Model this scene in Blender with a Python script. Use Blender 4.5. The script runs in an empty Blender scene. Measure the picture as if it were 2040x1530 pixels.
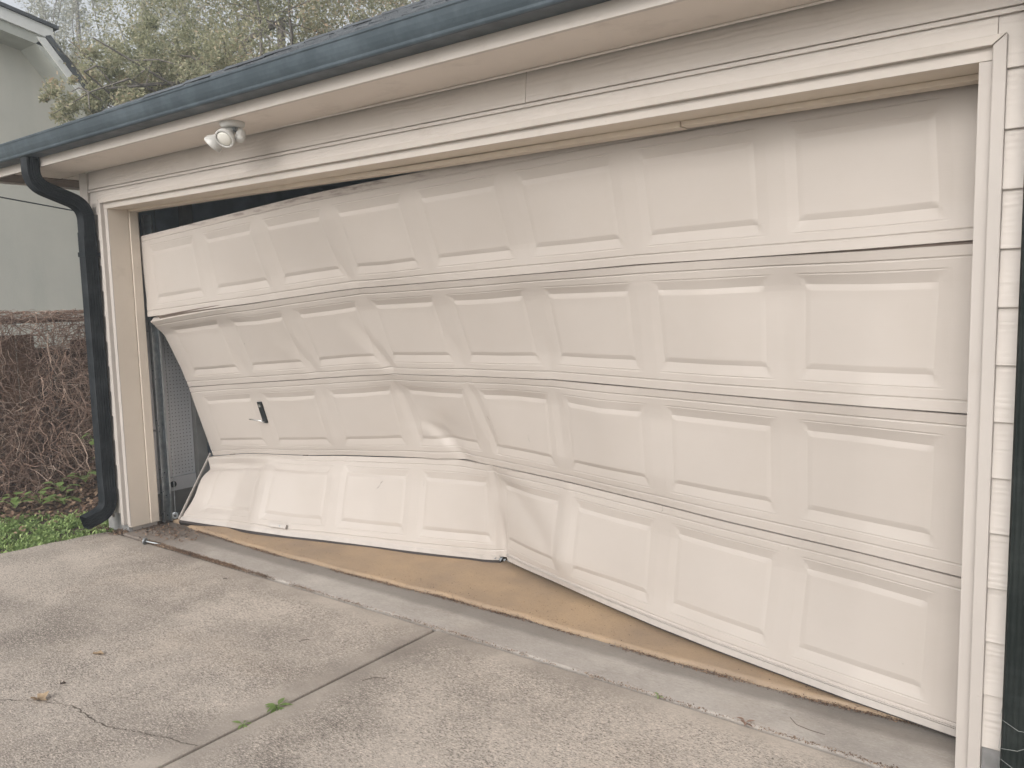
import bpy, bmesh, math, random
import numpy as np
from mathutils import Vector, Matrix
R = random.Random(7)
S = bpy.context.scene
C = S.collection
HAZE = 0.007

# ------------------------------------------------------------------ camera, light, exposure
def make_camera():
    cx, cy, cz, yaw, pitch, roll, f = 5.25574, -2.71737, 1.47623, 0.64774, -0.10551, -0.02435, 1635.14
    sy, cyw, sp, cp = math.sin(yaw), math.cos(yaw), math.sin(pitch), math.cos(pitch)
    F = Vector((-sy * cp, cyw * cp, sp)); Rt = Vector((cyw, sy, 0)); U = Rt.cross(F)
    R2 = math.cos(roll) * Rt + math.sin(roll) * U
    U2 = -math.sin(roll) * Rt + math.cos(roll) * U
    cam = bpy.data.cameras.new('camera'); o = bpy.data.objects.new('camera', cam); C.objects.link(o)
    M = Matrix.Identity(4)
    for i in range(3):
        M[i][0], M[i][1], M[i][2], M[i][3] = R2[i], U2[i], -F[i], (cx, cy, cz)[i]
    o.matrix_world = M
    cam.sensor_width = 36.0; cam.lens = 36.0 * f / 2040.0
    cam.clip_start = 0.05; cam.clip_end = 2000
    S.camera = o
make_camera()
SUN_EL, SUN_AZ = math.radians(29), math.radians(172)     # high, in front of the wall, soft
w = bpy.data.worlds.new('World'); S.world = w; w.use_nodes = True
nt = w.node_tree; nt.nodes.clear()
sky = nt.nodes.new('ShaderNodeTexSky'); sky.sky_type = 'NISHITA'; sky.sun_disc = False
sky.sun_elevation = SUN_EL; sky.sun_rotation = SUN_AZ; sky.air_density = 1.0; sky.dust_density = 4.0; sky.ozone_density = 1.0
hs = nt.nodes.new('ShaderNodeHueSaturation'); hs.inputs['Saturation'].default_value = 0.22
wm = nt.nodes.new('ShaderNodeMixRGB'); wm.blend_type = 'MULTIPLY'; wm.inputs[0].default_value = 1; wm.inputs[2].default_value = (1.0, 0.985, 0.975, 1)
bg = nt.nodes.new('ShaderNodeBackground'); bg.inputs[1].default_value = 0.14
wo = nt.nodes.new('ShaderNodeOutputWorld')
nt.links.new(sky.outputs[0], hs.inputs['Color']); nt.links.new(hs.outputs[0], wm.inputs[1])
nt.links.new(wm.outputs[0], bg.inputs[0]); nt.links.new(bg.outputs[0], wo.inputs[0])
sl = bpy.data.lights.new('sun', 'SUN'); sl.energy = 0.6; sl.angle = math.radians(50); sl.color = (1.0, 0.95, 0.89)
so = bpy.data.objects.new('sun', sl); C.objects.link(so)
sd = Vector((math.sin(SUN_AZ) * math.cos(SUN_EL), math.cos(SUN_AZ) * math.cos(SUN_EL), math.sin(SUN_EL)))
so.rotation_euler = sd.to_track_quat('Z', 'Y').to_euler(); so.location = (0, -8, 8)
S.view_settings.view_transform = 'Standard'; S.view_settings.look = 'None'
S.view_settings.exposure = 0.80; S.view_settings.gamma = 1.0; S.view_settings.use_curve_mapping = False

# ------------------------------------------------------------------ object helpers
def empty(name, label, cat, loc=(0, 0, 0), rz=0, group=None):
    o = bpy.data.objects.new(name, None); C.objects.link(o)
    o.empty_display_size = 0.2; o.location = loc; o.rotation_euler = (0, 0, rz)
    return tag(o, label, cat, group)
def tag(o, label=None, cat=None, group=None, kind=None):
    if label: o['label'] = label
    if cat: o['category'] = cat
    if group: o['group'] = group
    if kind: o['kind'] = kind
    return o
def obj(name, me, mat=None, parent=None, smooth=False):
    if not isinstance(me, bpy.types.Mesh): me = me.mesh(name)
    if mat is not None and not me.materials: me.materials.append(mat)
    if smooth: me.shade_smooth()
    o = bpy.data.objects.new(name, me); C.objects.link(o)
    if parent is not None: o.parent = parent
    return o
class MB:
    """collects plain geometry"""
    def __init__(s): s.v = []; s.f = []
    def add(s, v, f):
        b = len(s.v); s.v += [tuple(p) for p in v]; s.f += [tuple(i + b for i in q) for q in f]; return s
    def box(s, x0, x1, y0, y1, z0, z1):
        return s.add([(x0, y0, z0), (x1, y0, z0), (x1, y1, z0), (x0, y1, z0), (x0, y0, z1), (x1, y0, z1), (x1, y1, z1), (x0, y1, z1)],
                     [(0, 3, 2, 1), (4, 5, 6, 7), (0, 1, 5, 4), (1, 2, 6, 5), (2, 3, 7, 6), (3, 0, 4, 7)])
    def prism_x(s, prof, x0, x1, cap=True, dz=None, n=1):
        """profile [(y,z)] (closed) extruded along x; dz(x) lifts it"""
        k = len(prof); xs = [x0 + (x1 - x0) * i / n for i in range(n + 1)]
        v = [(x, p[0], p[1] + (dz(x) if dz else 0)) for x in xs for p in prof]
        f = [(i * k + j, i * k + (j + 1) % k, (i + 1) * k + (j + 1) % k, (i + 1) * k + j) for i in range(n) for j in range(k)]
        if cap: f += [tuple(range(k - 1, -1, -1)), tuple(n * k + j for j in range(k))]
        return s.add(v, f)
    def prism_z(s, pts, z0, z1):
        k = len(pts)
        v = [(x, y, z0) for x, y in pts] + [(x, y, z1) for x, y in pts]
        f = [tuple(range(k - 1, -1, -1)), tuple(range(k, 2 * k))] + [(j, (j + 1) % k, k + (j + 1) % k, k + j) for j in range(k)]
        return s.add(v, f)
    def tube(s, pts, r, n=6, cap=True, r1=None):
        pts = [Vector(p) for p in pts]; m = len(pts); vs = []; fs = []
        up = Vector((0, 0, 1)); prev = None
        for i, p in enumerate(pts):
            t = (pts[min(i + 1, m - 1)] - pts[max(i - 1, 0)]).normalized()
            a = t.cross(up if abs(t.z) < .9 else Vector((1, 0, 0))).normalized() if prev is None else (prev - t * prev.dot(t)).normalized()
            prev = a; b = t.cross(a)
            rr = r if r1 is None else r + (r1 - r) * i / (m - 1)
            for k in range(n):
                g = 2 * math.pi * k / n; vs.append(p + (a * math.cos(g) + b * math.sin(g)) * rr)
        for i in range(m - 1):
            for k in range(n): fs.append((i * n + k, i * n + (k + 1) % n, (i + 1) * n + (k + 1) % n, (i + 1) * n + k))
        if cap: fs += [tuple(range(n - 1, -1, -1)), tuple((m - 1) * n + k for k in range(n))]
        return s.add(vs, fs)
    def lathe(s, prof, o=(0, 0, 0), axis=(0, 0, 1), n=20):
        """prof [(r,h)] around axis"""
        q = Vector(axis).normalized().to_track_quat('Z', 'Y'); o = Vector(o); vs = []; fs = []; m = len(prof)
        for r, h in prof:
            for k in range(n):
                g = 2 * math.pi * k / n; vs.append(o + q @ Vector((r * math.cos(g), r * math.sin(g), h)))
        for i in range(m - 1):
            for k in range(n): fs.append((i * n + k, i * n + (k + 1) % n, (i + 1) * n + (k + 1) % n, (i + 1) * n + k))
        fs += [tuple(range(n - 1, -1, -1)), tuple((m - 1) * n + k for k in range(n))]
        return s.add(vs, fs)
    def mesh(s, name='m'):
        me = bpy.data.meshes.new(name); me.from_pydata(s.v, [], s.f); me.update(); return me
def bevelled(me, width=.002, seg=2, ang=35):
    bm = bmesh.new(); bm.from_mesh(me)
    bmesh.ops.recalc_face_normals(bm, faces=bm.faces)
    e = [x for x in bm.edges if x.is_manifold and x.calc_face_angle(0) > math.radians(ang)]
    bmesh.ops.bevel(bm, geom=e, offset=width, segments=seg, affect='EDGES', profile=.6, clamp_overlap=True)
    bm.to_mesh(me); bm.free(); return me
def bbox(x0, x1, y0, y1, z0, z1, b=.0025, name='m', jit=0):
    me = MB().box(x0, x1, y0, y1, z0, z1).mesh(name)
    return bevelled(me, b) if b else me
def quick(name, n):   # numpy quads/tris soup -> mesh
    vs, fs, k = n
    me = bpy.data.meshes.new(name)
    me.vertices.add(len(vs)); me.vertices.foreach_set('co', np.asarray(vs, 'f').ravel())
    nf = len(fs); me.loops.add(nf * k); me.loops.foreach_set('vertex_index', np.asarray(fs, 'i').ravel())
    me.polygons.add(nf); me.polygons.foreach_set('loop_start', np.arange(nf, dtype='i') * k)
    me.update(calc_edges=True); me.validate(); return me

# ------------------------------------------------------------------ material helpers
class N:
    def __init__(s, name):
        s.m = bpy.data.materials.new(name); s.m.use_nodes = True; s.t = s.m.node_tree
        s.b = s.t.nodes['Principled BSDF']; s.geo = s.t.nodes.new('ShaderNodeNewGeometry'); s.P = s.geo.outputs['Position']
    def n(s, kind, **kw):
        x = s.t.nodes.new('ShaderNode' + kind)
        for k, v in kw.items():
            if hasattr(x, k): setattr(x, k, v)
        return x
    def link(s, a, b): s.t.links.new(a, b)
    def map(s, scale=(1, 1, 1), rot=(0, 0, 0), src=None):
        m = s.n('Mapping'); m.inputs['Scale'].default_value = scale; m.inputs['Rotation'].default_value = rot
        s.link(src or s.P, m.inputs[0]); return m.outputs[0]
    def noise(s, scale, detail=3, rough=.55, src=None, dist=0):
        x = s.n('TexNoise'); x.inputs['Scale'].default_value = scale; x.inputs['Detail'].default_value = detail
        x.inputs['Roughness'].default_value = rough; x.inputs['Distortion'].default_value = dist
        s.link(src or s.P, x.inputs['Vector']); return x.outputs['Fac']
    def ramp(s, f, pts):
        x = s.n('ValToRGB'); e = x.color_ramp.elements
        while len(e) > 1: e.remove(e[-1])
        e[0].position = pts[0][0]; e[0].color = col(pts[0][1])
        for p, c in pts[1:]:
            q = e.new(p); q.color = col(c)
        s.link(f, x.inputs[0]); return x.outputs[0]
    def mix(s, f, a, b, mode='MIX'):
        x = s.n('MixRGB'); x.blend_type = mode
        for i, v in ((0, f), (1, a), (2, b)):
            if isinstance(v, (int, float)): x.inputs[i].default_value = v if i == 0 else (v, v, v, 1)
            elif isinstance(v, tuple): x.inputs[i].default_value = col(v)
            else: s.link(v, x.inputs[i])
        return x.outputs[0]
    def math(s, op, a, b=0.5):
        x = s.n('Math'); x.operation = op
        for i, v in ((0, a), (1, b)):
            if isinstance(v, (int, float)): x.inputs[i].default_value = v
            else: s.link(v, x.inputs[i])
        return x.outputs[0]
    def sep(s, src=None):
        x = s.n('SeparateXYZ'); s.link(src or s.P, x.inputs[0]); return x.outputs
    def bump(s, h, strength=.3, dist=.002, prev=None):
        x = s.n('Bump'); x.inputs['Strength'].default_value = strength; x.inputs['Distance'].default_value = dist
        s.link(h, x.inputs['Height'])
        if prev is not None: s.link(prev, x.inputs['Normal'])
        s.link(x.outputs[0], s.b.inputs['Normal']); return x.outputs[0]
    def base(s, c, rough=.6, metal=0, spec=None):
        if isinstance(c, tuple): s.b.inputs['Base Color'].default_value = col(c)
        else: s.link(c, s.b.inputs['Base Color'])
        if isinstance(rough, (int, float)): s.b.inputs['Roughness'].default_value = rough
        else: s.link(rough, s.b.inputs['Roughness'])
        s.b.inputs['Metallic'].default_value = metal
        if spec is not None: s.b.inputs['Specular IOR Level'].default_value = spec
        return s.m
def col(c):
    if isinstance(c, (int, float)): return (c, c, c, 1)
    return tuple(c) + (1,) if len(c) == 3 else c

def paint(name, c, rough=.5, grain=(1.5, 60, 60), gs=.25, dirt=.25, dirtc=(.30, .25, .20), spots=True, gd=.0012):
    m = N(name)
    big = m.noise(1.3, 4, .6)
    tone = m.mix(m.ramp(big, [(.3, 0.0), (.75, 1.0)]), tuple(x * .93 for x in c), tuple(min(1, x * 1.03) for x in c))
    d = m.ramp(m.noise(5, 6, .7), [(.56, 0), (.80, 1)])
    tone = m.mix(m.math('MULTIPLY', d, dirt), tone, dirtc)
    if spots:
        sp = m.ramp(m.noise(38, 2, .5), [(.76, 0), (.80, 1)])
        tone = m.mix(m.math('MULTIPLY', sp, .25), tone, (.22, .18, .14))
    g = m.noise(1, 5, .6, m.map(grain), .6)
    b = m.bump(g, gs, gd); m.bump(m.noise(180, 2, .5), .08, .0006, b)
    return m.base(tone, rough)
DOORC = (.440, .403, .371)
def door_material():
    m = N('door_steel_paint')
    c = DOORC
    big = m.noise(.9, 4, .6)
    tone = m.mix(m.ramp(big, [(.3, 0.0), (.75, 1.0)]), tuple(x * .95 for x in c), tuple(min(1, x * 1.02) for x in c))
    x, y, z = m.sep()
    # road film that settles on the lowest panels and under the header
    film = m.ramp(m.noise(3.2, 6, .7), [(.45, 0), (.85, 1)])
    tone = m.mix(m.math('MULTIPLY', film, .16), tone, (.36, .31, .26))
    streak = m.ramp(m.noise(1, 5, .65, m.map((11, 11, .9))), [(.58, 0), (.82, 1)])
    tone = m.mix(m.math('MULTIPLY', streak, .10), tone, (.38, .33, .28))
    sp = m.ramp(m.noise(55, 2, .5), [(.77, 0), (.80, 1)])
    tone = m.mix(m.math('MULTIPLY', sp, .35), tone, (.2, .17, .14))
    # grime rubbed on the very top edge by the weather strip
    grime = m.ramp(m.noise(1, 6, .75, m.map((6, 6, 45))), [(.50, 0), (.62, 1)])
    edge = m.ramp(m.math('SUBTRACT', z, m.math('ADD', m.math('MULTIPLY', x, .052), 1.913)), [(.0, 0), (.022, 1)])
    tone = m.mix(m.math('MULTIPLY', m.math('MULTIPLY', grime, edge), .75), tone, (.16, .13, .12))
    g = m.noise(1, 4, .6, m.map((3.5, 3.5, 150)), .35)
    b = m.bump(g, .16, .0012)
    dent = m.noise(2.6, 2, .5)
    b2 = m.bump(dent, .35, .012, b)
    return m.base(tone, .42, spec=.4)
def gutter_material(name, c, rough=.35):
    m = N(name)
    t = m.mix(m.ramp(m.noise(6, 5, .7), [(.45, 0), (.8, 1)]), c, tuple(min(1, q * 1.5 + .02) for q in c))
    dust = m.ramp(m.noise(1, 5, .7, m.map((2, 2, 14))), [(.55, 0), (.8, 1)])
    t = m.mix(m.math('MULTIPLY', dust, .14), t, (.11, .12, .13))
    m.bump(m.noise(2.5, 3, .5), .25, .01)
    return m.base(t, m.ramp(m.noise(9, 4, .6), [(.3, rough - .08), (.8, rough + .15)]), spec=.5 if rough < .5 else .25)
M = {}
M['door'] = door_material()
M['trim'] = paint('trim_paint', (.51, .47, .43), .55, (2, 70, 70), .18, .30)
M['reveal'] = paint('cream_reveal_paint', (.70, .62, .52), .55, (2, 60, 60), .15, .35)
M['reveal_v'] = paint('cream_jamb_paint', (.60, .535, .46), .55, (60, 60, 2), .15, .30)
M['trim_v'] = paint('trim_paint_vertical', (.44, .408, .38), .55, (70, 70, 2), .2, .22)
M['soffit'] = paint('soffit_paint', (.78, .71, .645), .6, (30, 3, 30), .1, .35)
M['fascia'] = paint('fascia_paint', (.60, .56, .52), .6, (3, 40, 40), .15, .3)
def siding_material():
    m = N('siding_paint')
    c = (.585, .545, .508)
    t = m.mix(m.ramp(m.noise(1.8, 4, .6), [(.3, 0), (.75, 1)]), tuple(x * .92 for x in c), c)
    t = m.mix(m.math('MULTIPLY', m.ramp(m.noise(7, 6, .7), [(.55, 0), (.8, 1)]), .28), t, (.30, .25, .20))
    wv = m.n('TexWave'); wv.wave_type = 'BANDS'; wv.bands_direction = 'Z'; wv.inputs['Scale'].default_value = 1.0
    wv.inputs['Distortion'].default_value = 7.0; wv.inputs['Detail'].default_value = 4; wv.inputs['Detail Scale'].default_value = 1.2
    m.link(m.map((3.0, 3.0, 16)), wv.inputs['Vector'])
    patch = m.ramp(m.noise(1, 3, .5, m.map((1.6, 1.6, 9))), [(.42, 0), (.60, 1)])
    h = m.math('MULTIPLY', wv.outputs['Fac'], patch)
    b = m.bump(h, .55, .0022)
    m.bump(m.noise(1, 4, .6, m.map((6, 6, 140))), .2, .0015, b)
    return m.base(t, .62)
M['siding'] = siding_material()
M['gutter'] = gutter_material('gutter_enamel', (.046, .064, .078), .45)
M['downspout'] = gutter_material('downspout_enamel', (.006, .009, .012), .62)
M['downspout_green'] = gutter_material('green_black_enamel', (.006, .010, .009), .62)
def concrete(name, c, dark, pit=.8, coarse=1.0, joint=None, bandy=None, warm=(.44, .36, .28)):
    m = N(name)
    x, y, z = m.sep()
    big = m.noise(.8, 6, .62, dist=.4)
    t = m.mix(m.ramp(big, [(.36, 0), (.62, 1)]), dark, c)
    st = m.ramp(m.noise(1.9, 6, .7), [(.50, 0), (.72, 1)])
    t = m.mix(m.math('MULTIPLY', st, .60), t, tuple(q * .86 for q in dark))
    st2 = m.ramp(m.noise(1, 5, .62, m.map((.9, 2.4, 1), (0, 0, -.5))), [(.50, 0), (.66, 1)])
    t = m.mix(m.math('MULTIPLY', st2, .45), t, dark)
    spot = m.ramp(m.noise(1, 4, .6, m.map((.75, 1.2, 1), (0, 0, 1.1))), [(.56, 0), (.68, 1)])
    t = m.mix(m.math('MULTIPLY', spot, .5), t, tuple(q * .70 for q in dark))
    lt = m.ramp(m.noise(2.7, 5, .65, m.map((1, 1, 1), (0, 0, .7))), [(.55, 0), (.75, 1)])
    t = m.mix(m.math('MULTIPLY', lt, .45), t, tuple(min(1, q * 1.25) for q in c))
    wm_ = m.ramp(m.noise(1.3, 4, .6, m.map((1, 1.3, 1), (0, 0, .3))), [(.55, 0), (.8, 1)])
    t = m.mix(m.math('MULTIPLY', wm_, .35), t, warm)
    # worn surface: sand grains and pits, broomed along the wall
    gr = m.noise(1, 5, .7, m.map((95 * coarse, 190 * coarse, 100)))
    g2 = m.noise(1, 3, .6, m.map((40 * coarse, 110 * coarse, 30)))
    g = m.math('ADD', m.math('MULTIPLY', gr, .6), m.math('MULTIPLY', g2, .4))
    pits = m.ramp(m.math('ADD', g, m.math('MULTIPLY', m.math('SUBTRACT', m.noise(3.1, 4, .6), .5), -.14)), [(.36, 1), (.48, 0)])
    grains = m.ramp(g, [(.52, 0), (.62, 1)])
    edge = 1.0
    if joint is not None:     # trowelled margins stay smoother and lighter
        d = None
        for ax, val in joint:
            q = m.math('ABSOLUTE', m.math('SUBTRACT', (x, y)[ax], val))
            d = q if d is None else m.math('MINIMUM', d, q)
        d = m.math('ADD', d, m.math('MULTIPLY', m.math('SUBTRACT', m.noise(4, 4, .6), .5), .09))
        edge = m.ramp(d, [(.05, .18), (.16, 1)])
    f1 = m.math('MULTIPLY', pits, m.math('MULTIPLY', edge, pit * 1.2)) if joint is not None else m.math('MULTIPLY', pits, pit)
    f2 = m.math('MULTIPLY', grains, m.math('MULTIPLY', edge, pit * .9)) if joint is not None else m.math('MULTIPLY', grains, pit * .7)
    t = m.mix(f1, t, tuple(q * .42 for q in dark))
    t = m.mix(f2, t, tuple(min(1, q * 1.55) for q in c))
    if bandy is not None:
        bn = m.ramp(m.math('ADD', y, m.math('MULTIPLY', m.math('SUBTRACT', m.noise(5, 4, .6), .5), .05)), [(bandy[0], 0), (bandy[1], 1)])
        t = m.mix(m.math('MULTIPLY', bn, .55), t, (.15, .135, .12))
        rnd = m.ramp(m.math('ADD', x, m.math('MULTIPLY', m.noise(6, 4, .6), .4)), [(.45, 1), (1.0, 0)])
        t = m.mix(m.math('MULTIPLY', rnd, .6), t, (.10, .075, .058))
    b = m.bump(g, .55 * (1 if pit > .5 else .5), .004)
    m.bump(m.noise(3, 4, .6), .3, .01, b)
    return m.base(t, .88, spec=.25)
M['drive'] = concrete('driveway_concrete', (.50, .445, .39), (.27, .238, .208), 1.0, 1.75, joint=[(1, -.055), (0, 2.775)])
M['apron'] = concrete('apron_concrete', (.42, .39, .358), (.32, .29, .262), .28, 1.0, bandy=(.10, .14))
def tan_floor():
    m = N('tan_floor_coating'); c = (.40, .285, .178)
    t = m.mix(m.ramp(m.noise(1.6, 5, .6), [(.38, 0), (.62, 1)]), (.27, .20, .14), c)
    t = m.mix(m.math('MULTIPLY', m.ramp(m.noise(6, 6, .7), [(.52, 0), (.75, 1)]), .5), t, (.33, .25, .18))
    sp = m.ramp(m.noise(1, 4, .65, m.map((45, 110, 45))), [(.60, 0), (.67, 1)])
    t = m.mix(m.math('MULTIPLY', sp, .6), t, (.13, .095, .07))
    fine = m.ramp(m.noise(150, 3, .6), [(.40, .25), (.6, 0)])
    t = m.mix(fine, t, (.20, .15, .10))
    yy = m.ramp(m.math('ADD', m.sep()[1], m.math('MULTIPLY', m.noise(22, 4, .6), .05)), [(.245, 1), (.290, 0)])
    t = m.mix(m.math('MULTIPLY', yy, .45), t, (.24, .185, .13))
    chip = m.ramp(m.noise(9, 5, .7), [(.70, 0), (.74, 1)])
    t = m.mix(m.math('MULTIPLY', chip, .5), t, (.50, .46, .41))
    m.bump(m.noise(60, 4, .6), .3, .002); return m.base(t, .62)
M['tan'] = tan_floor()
def simple(name, c, rough=.6, metal=0, var=.25, sc=12, bs=.15, bd=.003, c2=None):
    m = N(name)
    t = m.mix(m.ramp(m.noise(sc, 5, .65), [(.35, 0), (.7, 1)]), c2 or tuple(q * (1 - var) for q in c), c)
    m.bump(m.noise(sc * 6, 4, .6), bs, bd); return m.base(t, rough, metal)
M['white_metal'] = simple('white_enamelled_metal', (.44, .408, .38), .4, 0, .12, 25, .05)
M['galv'] = simple('galvanised_steel', (.36, .39, .41), .42, .75, .35, 30, .1, .001)
M['galv_dull'] = simple('dull_galvanised_strip', (.30, .32, .33), .6, .3, .35, 40, .1, .001)
M['rubber'] = simple('dark_rubber', (.035, .028, .027), .7, 0, .3, 30)
M['black'] = simple('black_plastic', (.012, .016, .018), .4, 0, .2, 30, .05)
M['chrome'] = simple('bright_steel', (.62, .63, .64), .22, 1, .1, 30, .03)
M['lampwhite'] = simple('lamp_housing', (.58, .58, .56), .45, 0, .1, 20, .04)
M['peg'] = simple('pegboard_face', (.62, .63, .65), .6, 0, .1, 4, .05)
M['hole'] = simple('dark_hole', (.01, .01, .012), .8)
M['grey_wood'] = simple('grey_painted_wood', (.27, .27, .26), .7, 0, .25, 8)
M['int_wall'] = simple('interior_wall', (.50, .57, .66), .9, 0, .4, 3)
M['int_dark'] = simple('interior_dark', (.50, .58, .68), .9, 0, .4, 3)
M['fascia_dim'] = simple('section_tongue', (.20, .16, .135), .7)
M['rotten'] = simple('weathered_brown_soffit', (.26, .20, .16), .85, 0, .5, 9, .4, .006)
M['lens'] = simple('lamp_lens', (.70, .69, .64), .25, 0, .06, 20, .03)
M['cable'] = simple('painted_cable', (.82, .78, .74), .5, 0, .1, 30)
M['foundation'] = simple('foundation_block', (.30, .30, .30), .9, 0, .35, 10, .4, .006)
def stucco():
    m = N('grey_green_stucco'); c = (.62, .615, .555)
    t = m.mix(m.ramp(m.noise(.9, 6, .65), [(.3, 0), (.7, 1)]), (.55, .55, .50), c)
    st = m.ramp(m.noise(1, 5, .65, m.map((2.2, 2.2, .35))), [(.5, 0), (.8, 1)])
    t = m.mix(m.math('MULTIPLY', st, .35), t, (.43, .465, .42))
    m.bump(m.noise(45, 5, .7), .35, .006); return m.base(t, .9)
M['stucco'] = stucco()
M['nh_white'] = simple('neighbour_white_fascia', (.80, .82, .81), .6, 0, .12, 5)
M['nh_soffit'] = simple('neighbour_soffit', (.48, .50, .46), .8, 0, .12, 5)
def shingle():
    m = N('roof_shingle'); t = m.mix(m.ramp(m.noise(5, 4, .6), [(.35, 0), (.65, 1)]), (.035, .042, .05), (.10, .115, .13))
    t = m.mix(m.math('MULTIPLY', m.ramp(m.noise(260, 2, .5), [(.45, 0), (.6, 1)]), .6), t, (.16, .17, .18))
    m.bump(m.noise(300, 2, .5), .6, .003); return m.base(t, .85)
M['shingle'] = shingle()
def ramp_island(name, pts, rough=.7, sheen=0, trans=0, sc=3.0, bs=.1):
    """each leaf, blade or twig takes its own colour"""
    m = N(name); r = m.geo.outputs['Random Per Island']
    big = m.noise(sc, 3, .5)
    f = m.math('ADD', m.math('MULTIPLY', r, .7), m.math('MULTIPLY', m.math('SUBTRACT', big, .35), .8))
    c = m.ramp(f, pts); m.base(c, rough)
    if trans:
        tr = m.n('BsdfTranslucent'); m.link(c, tr.inputs[0]); mx = m.n('MixShader'); mx.inputs[0].default_value = trans
        out = m.t.nodes['Material Output']
        m.link(m.b.outputs[0], mx.inputs[1]); m.link(tr.outputs[0], mx.inputs[2]); m.link(mx.outputs[0], out.inputs['Surface'])
    return m.m
M['leaf'] = ramp_island('tree_leaf', [(0, (.17, .19, .12)), (.3, (.31, .32, .20)), (.55, (.43, .43, .28)), (.76, (.54, .49, .35)), (.9, (.60, .42, .30)), (1, (.68, .58, .46))], .6, 0, .5, .9)
M['leaf_far'] = ramp_island('far_tree_leaf', [(0, (.26, .27, .21)), (.5, (.38, .38, .30)), (1, (.52, .48, .40))], .8, 0, .35, .5)
M['bark'] = simple('grey_bark', (.24, .22, .20), .9, 0, .5, 14, .6, .02)
M['vine'] = ramp_island('dry_vine', [(0, (.12, .07, .052)), (.4, (.28, .185, .14)), (.75, (.44, .33, .265)), (1, (.60, .50, .42))], .85)
M['litter'] = ramp_island('dead_leaf', [(0, (.05, .033, .025)), (.5, (.17, .105, .07)), (.85, (.34, .24, .16)), (1, (.54, .43, .32))], .85)
M['fence'] = simple('weathered_fence_board', (.21, .14, .105), .9, 0, .55, 7, .5, .004, c2=(.06, .038, .028))
M['fence_light'] = simple('lit_fence_board', (.27, .165, .11), .9, 0, .4, 7, .5, .004)  # brighter copy of the fence colour; the lit look is put into it
M['grass'] = ramp_island('grass_blade', [(0, (.16, .24, .08)), (.5, (.30, .43, .15)), (.85, (.45, .56, .23)), (1, (.62, .56, .34))], .6, 0, .3)
M['green'] = ramp_island('bright_sprout_leaf', [(0, (.13, .20, .06)), (.5, (.27, .38, .13)), (1, (.42, .54, .22))], .55, 0, .35)
M['ground'] = simple('dry_lawn', (.24, .23, .14), .95, 0, .3, 3, .5, .02)
M['soil'] = simple('bare_soil', (.13, .095, .07), .95, 0, .5, 9, .8, .02)
M['joint'] = simple('joint_dirt', (.24, .20, .165), .95, 0, .6, 30, .8, .01)
M['dryleaf'] = simple('dry_leaf', (.42, .31, .20), .75, 0, .3, 40, .2)
M['twig'] = simple('twig', (.13, .10, .08), .8, 0, .4, 40)
M['web'] = simple('dusty_string', (.32, .34, .33), .7)

# ------------------------------------------------------------------ ground
tag(obj('ground', MB().add([(-60, -60, -.16), (60, -60, -.16), (60, 60, -.16), (-60, 60, -.16)], [(0, 1, 2, 3)]), M['ground']), kind='structure')
tag(obj('bounce_street', MB().box(-59, 59, -20, -11.5, -.155, -.11), M['drive']), kind='structure')  # unseen concrete strip added to bounce light up at the eave
def bed_mesh():      # the strip of soil left of the driveway, falling a little towards the fence
    n = 60; vs = []; fs = []
    for i in range(n + 1):
        for j in range(n + 1):
            x = -.10 - 5.2 * i / n; y = -4 + 12 * j / n
            h = -.052 - .02 * min(1, max(0, (-x - .9) / 1.2)) + .012 * math.sin(x * 5 + y * 3) * math.sin(y * 4.1) + R.uniform(-.006, .006)
            if x > -.35: h = -.052
            vs.append((x, y, h))
    for i in range(n):
        for j in range(n): a = i * (n + 1) + j; fs.append((a, a + 1, a + n + 2, a + n + 1))
    return MB().add(vs, fs)
tag(obj('soil_bed', bed_mesh(), M['soil'], smooth=True), kind='structure')
ZD = -.024
def slab(name, pts, z1, z0, mat, bev, seg=3, sub=None):
    me = MB().prism_z(pts, z0, z1).mesh(name)
    bevelled(me, bev, seg, 30)
    o = obj(name, me, mat); me.shade_smooth()
    bm = bmesh.new(); bm.from_mesh(me)
    for e in bm.edges: e.smooth = not (e.is_manifold and e.calc_face_angle(0) > .6)
    for f in bm.faces: f.smooth = True
    bm.to_mesh(me); bm.free()
    return tag(o, kind='structure')
def wavy(p, q, n, a, seed):
    rr = random.Random(seed)
    return [(p[0] + (q[0] - p[0]) * i / n + (rr.uniform(-a, a) if 0 < i < n else 0), p[1] + (q[1] - p[1]) * i / n + (rr.uniform(-a, a) if 0 < i < n else 0)) for i in range(n + 1)]
slab('driveway', [(-.16, -.066)] + wavy((-.19, -.10), (-.36, -1.2), 14, .010, 3) + [(-.75, -11.5), (2.7665, -11.5), (2.7665, -.066)], ZD, -.15, M['drive'], .013)
slab('driveway', [(2.7835, -.066), (2.7835, -11.5), (7.5, -11.5), (7.5, -.11), (4.9, -.105), (3.9, -.075)], ZD, -.15, M['drive'], .013)
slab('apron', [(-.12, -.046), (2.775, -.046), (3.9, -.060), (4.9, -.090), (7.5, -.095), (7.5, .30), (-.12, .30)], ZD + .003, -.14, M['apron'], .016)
tag(obj('joint_bed', MB().box(-.3, 7.5, -.115, .0, -.15, -.047).box(2.72, 2.83, -11.5, -.115, -.15, -.0485), M['joint']), kind='structure')
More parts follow.
